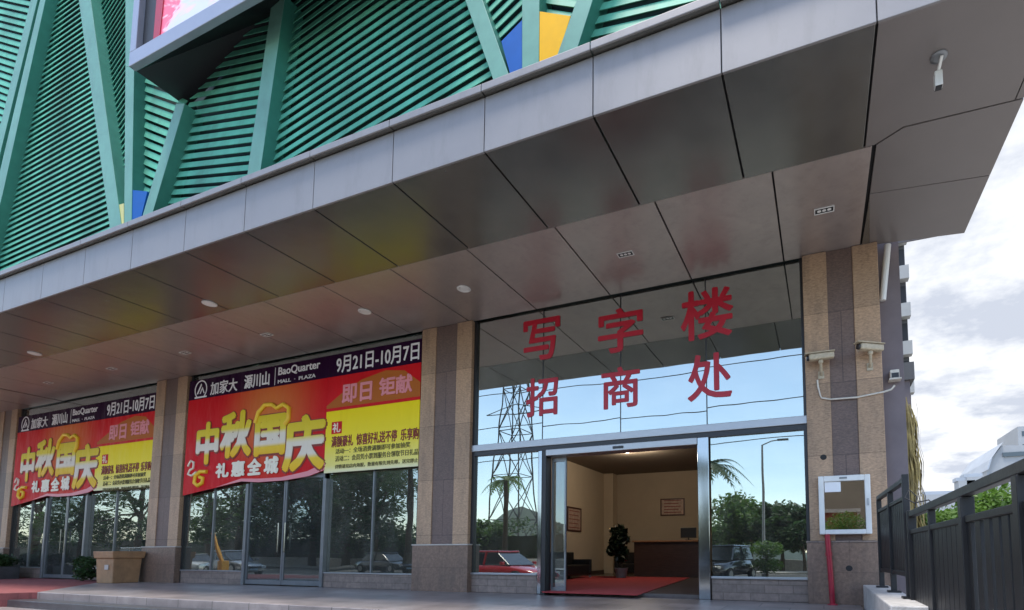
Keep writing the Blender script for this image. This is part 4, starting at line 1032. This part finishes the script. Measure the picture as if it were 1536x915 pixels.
palm('palm whose fronds hang at the left edge of the right entrance pane', 1058, 822, 26, 705, 18, 2, m_leaf2, 2.4)
palm('palm mirrored at the right edge of the shop window beside the middle column', 612, 822, 27, 700, 18, 4, m_leaf2, 2.4)
# trees mirrored in the windows
TR = [(1095,42,738,3.4,m_leaf,31),(1130,46,746,3.6,m_leaf3,32),(1172,40,750,2.8,m_leaf2,33),(1205,38,760,2.2,m_leaf2,34),(560,36,660,4.6,m_leaf2,35),(520,40,640,5,m_leaf2,36),(470,38,650,5,m_leaf2,37),(420,42,640,5.4,m_leaf2,38),(360,36,660,4.6,m_leaf,39),(310,40,650,5,m_leaf2,40),(200,44,660,5.4,m_leaf2,41),(120,40,680,5,m_leaf,42),(50,44,670,5.2,m_leaf2,43),(725,46,775,3.2,m_leaf,44)]
WH = ['at the left of the right entrance pane','behind the street lamp in the right entrance pane','right of the street lamp in the right entrance pane','at the right edge of the right entrance pane','in the window left of the middle column','in the window right of the shop door','in the right leaf of the near shop door','in the left leaf of the near shop door','in the near window left of the shop door','in the window beside the bin column','in the far window right of the far door','in the far shop door','in the far window at the left end','low in the left entrance pane']
for (px, Yv, ty, cr_, m, sd_), wh in zip(TR, WH):
    x, y, _ = behind(px, 825, Yv); zt = behind(px, ty, Yv)[2]
    tree('green street tree mirrored '+wh, (x, y, GZ), zt-GZ, cr_, m, sd_, name='street_tree', group='trees across the street', per=150, sz=.24, low=.2 if px < 700 else .08, nc=40 if px < 700 else 26)
# clipped ball bush by the lamp
x, y, _ = behind(1150, 812, 27)
o = thing('topiary', 'tiered clipped bush mirrored beside the street lamp', 'bush', (x, y, GZ))
rnd = random.Random(9); mb = MB()
leaf_mesh(rnd, [((x,y,GZ+.75),.75),((x,y,GZ+1.55),.8)], 900, .09, mb, .55); mb.build('foliage', m_leaf3, o); MB().tube([(x,y,GZ),(x,y,GZ+1.5)], .07, 8).build('trunk', m_bark, o)
x, y, _ = behind(1268, 800, 24)
o = thing('ball_bush', 'bright round clipped bush mirrored in the white wall cabinet', 'bush', (x, y, GZ))
mb = MB(); leaf_mesh(rnd, [((x,y,1.9),.85)], 3200, .05, mb, .85); mb.build('foliage', m_leaf3, o); MB().tube([(x,y,GZ),(x,y,1.7)], .07, 8).build('trunk', m_bark, o)
# tall hedge across the street
o = thing('tall_hedge', 'long tall dark green hedge across the street mirrored in the shop windows', 'hedge', (-47, -24, GZ))
rnd = random.Random(77); mb = MB()
leaf_mesh(rnd, [((-150+.6*k, -24.3+rnd.uniform(-.4,.4), rnd.choice((.5,1.5,2.5,3.3))+rnd.uniform(-.4,.4)), 1.0) for k in range(236)], 90, .2, mb, .9); mb.build('foliage', m_leaf2, o)
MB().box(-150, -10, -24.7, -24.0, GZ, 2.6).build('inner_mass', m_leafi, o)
# far hedge and hill
tag(MB().box(-70, 40, -22.2, -21.4, GZ, .45).build('hedge_wall', m_conc, bevel=.03), 'low pale wall running along the far side of the street', 'wall')
hl = MB(); n = 60
top = [(-160+6*i, -150-8*sin(i*.5), 3+13*math.exp(-((i-10)/2.6)**2)+5*sin(i*.35)**2+2*sin(i*.9)) for i in range(n)]
vs = [(x,y,z) for x,y,z in top]+[(x,y+40,GZ-.5) for x,y,z in top]+[(x,y-60,GZ-.5) for x,y,z in top]
hl.add(vs, [(i, i+1, n+i+1, n+i) for i in range(n-1)]+[(i+1, i, 2*n+i, 2*n+i+1) for i in range(n-1)], True)
hl.build('hills', m_hill, kind='structure')
# parked cars
def car(label, paint, loc, rz, suv=False):
    o = thing('parked_car', label, 'car', loc, 'cars parked across the street', rz)
    def P(mb, n, m, par=None, bv=0.):
        q = mb.build(n, m, None, bevel=bv); q.parent = par or o; return q
    Lh = 2.2; H = 1.75 if suv else 1.45; bz0 = .28 if suv else .2; belt = 1.05 if suv else .88
    # body: stations along x of (half width, bottom, top)
    st = [(-Lh,.70,.42,.72),(-Lh+.12,.82,.28,belt-.06),(-1.2,.88,bz0,belt),(0,.90,bz0,belt+.01),(.9,.89,bz0,belt-.02),(1.7,.85,bz0+.02,belt-.16),(Lh-.1,.76,.3,belt-.26),(Lh,.66,.42,belt-.34)]
    vs = []; fs = []
    for x, hw, zb, zt in st:
        vs += [(x,-hw*.94,zb),(x,-hw,zb+(zt-zb)*.45),(x,-hw*.93,zt-.05),(x,-hw*.8,zt),(x,hw*.8,zt),(x,hw*.93,zt-.05),(x,hw,zb+(zt-zb)*.45),(x,hw*.94,zb)]
    k = 8
    for i in range(len(st)-1): fs += [(i*k+j, i*k+(j+1)%k, (i+1)*k+(j+1)%k, (i+1)*k+j) for j in range(k)]
    fs += [tuple(range(k))[::-1], tuple(range(len(vs)-k, len(vs)))]
    P(MB().add(vs, fs, True), 'body', paint, bv=.0)
    def cabin(mb, sc, zt, grow):
        lo = [(-1.75 if suv else -1.5), 1.05]; hi = [(-1.55 if suv else -.95), .25 if not suv else .45]
        a = .80*sc; t_ = .64*sc
        mb.add([(lo[0],-a,belt-.02),(lo[1],-a,belt-.02),(lo[1],a,belt-.02),(lo[0],a,belt-.02),(hi[0],-t_,zt),(hi[1],-t_,zt),(hi[1],t_,zt),(hi[0],t_,zt)],[(0,3,2,1),(4,5,6,7),(0,1,5,4),(1,2,6,5),(2,3,7,6),(3,0,4,7)])
        return mb
    P(cabin(MB(), 1, H-.06, 0), 'windows', m_win, bv=.05)
    hi0, hi1 = (-1.6, .5) if suv else (-1.0, .3)
    P(MB().box(hi0, hi1, -.66, .66, H-.075, H), 'roof', paint, bv=.05)
    for x in ((-1.3,-.35) if False else (-.35,)):
        for s_ in (-1,1): P(MB().bar((x,s_*.81,belt),(x,s_*.66,H-.05), .07, .05), 'pillar', paint)
    for x in (-1.35, 1.38):
        for s_ in (-1,1):
            wv = P(MB().tube([(x,s_*.70,.33),(x,s_*.90,.33)], .33, 20), 'wheel', m_tyre); P(MB().tube([(x,s_*.895,.33),(x,s_*.91,.33)], .2, 14), 'rim', m_alu, wv)
    for s_ in (-1,1):
        P(MB().box(Lh-.14, Lh-.01, s_*.58-.14, s_*.58+.14, belt-.40, belt-.28), 'headlight', m_lampoff, bv=.02)
        P(MB().box(-Lh+.0, -Lh+.1, s_*.62-.12, s_*.62+.12, .62, .76), 'tail_light', m_pipe, bv=.02)
        P(MB().box(.75,.9,s_*.98-.08,s_*.98+.08,belt,belt+.13), 'mirror', paint, bv=.02)
    P(MB().box(Lh-.06, Lh+.015, -.45, .45, .42, .56), 'grille', m_frame)
    P(MB().box(Lh, Lh+.02, -.22, .22, .34, .44), 'number_plate', m_sign)
    return o
p_w = mat('car_white', (.7,.7,.7), .2, coat=.6); p_b = mat('car_black', (.015,.016,.02), .15, coat=.8); p_r = mat('car_red', (.5,.02,.03), .2, coat=.7); p_s = mat('car_silver', (.4,.41,.43), .25, .5, coat=.6)
def pc(px, Yv): x, y, _ = behind(px, 840, Yv); return (x, y, GZ)
car('black tall car mirrored in the right entrance pane', p_b, pc(1088, 26), pi/2+.25, True)
car('red car mirrored low in the left entrance pane', p_r, pc(755, 18.4), .15)
car('white car mirrored beyond the red car in the left entrance pane', p_w, pc(735, 26), 0.1)
car('silver car mirrored in the near window left of the shop door', p_s, pc(350, 22), 0.05)
car('white car mirrored in the window beside the bin column', p_w, pc(290, 26), .1)
car('white tall car mirrored in the far window beside the bin', p_w, pc(205, 26), .05, True)
car('black car mirrored in the window right of the near shop door', p_b, pc(580, 27), .1)
# yellow barrier arm
x, y, _ = behind(335, 850, 18)
o = thing('barrier_arm', 'yellow tilted barrier arm mirrored in the near shop window', 'barrier', (x, y, GZ))
MB().box(x-.2,x+.2,y-.15,y+.15,GZ,GZ+.9).build('barrier_post', m_ywr, o, bevel=.03)
q = behind(320, 805, 18); MB().bar((x,y,GZ+.8),(q[0]-.2,y,q[2]+.3), .14, .18).build('arm', m_ywr, o, bevel=.02)

def house(name, label, px0, px1, pt, Yv, m, rows, mw=m_win):
    a = behind(px0, pt, Yv); c = behind(px1, pt, Yv)
    o = thing(name, label, 'building', ((a[0]+c[0])/2, a[1]-4, GZ))
    x0, x1 = min(a[0], c[0]), max(a[0], c[0])
    MB().box(x0, x1, a[1]-9, a[1], GZ, a[2]).build('wall', m, o)
    MB().box(x0-.3, x1+.3, a[1]-9.3, a[1]+.3, a[2], a[2]+.35).build('roof_edge', m_conc, o)
    n = max(2, int((x1-x0)/3))
    for i in range(n):
        for k in range(rows):
            xx = x0+(i+.5)*(x1-x0)/n; z = 1.0+k*3.0
            if z+1.6 < a[2]: MB().box(xx-.7, xx+.7, a[1]-.02, a[1]+.03, z, z+1.5).build('window', mw, o)
    return o
m_rbrick = mat('red_brick', (.26, .08, .045), .8, var=.25, scale=3, brick=(.4, .12, .7, ('X', 'Z')))
house('taupe_block', 'plain taupe block across the street mirrored in the white cabinet', 1226, 1330, 690, 72, m_taupe, 0)
house('brick_house', 'low red brick house across the street mirrored in the white cabinet', 1232, 1285, 770, 58, m_rbrick, 1)

w0 = at(1372,745,6.6)
tag(MB().tube([(w0.x,6.6,1.36),(w0.x+.02,6.6,1.50),(w0.x-.05,6.6,1.58),(w0.x-.10,6.58,1.49),(w0.x-.02,6.5,1.42),(w0.x+.10,6.4,1.44),(w0.x+.14,6.3,1.37)], .007, 6).build('loose_wire', m_cable), 'loose black wire curling above the top rail of the black fence', 'wire')
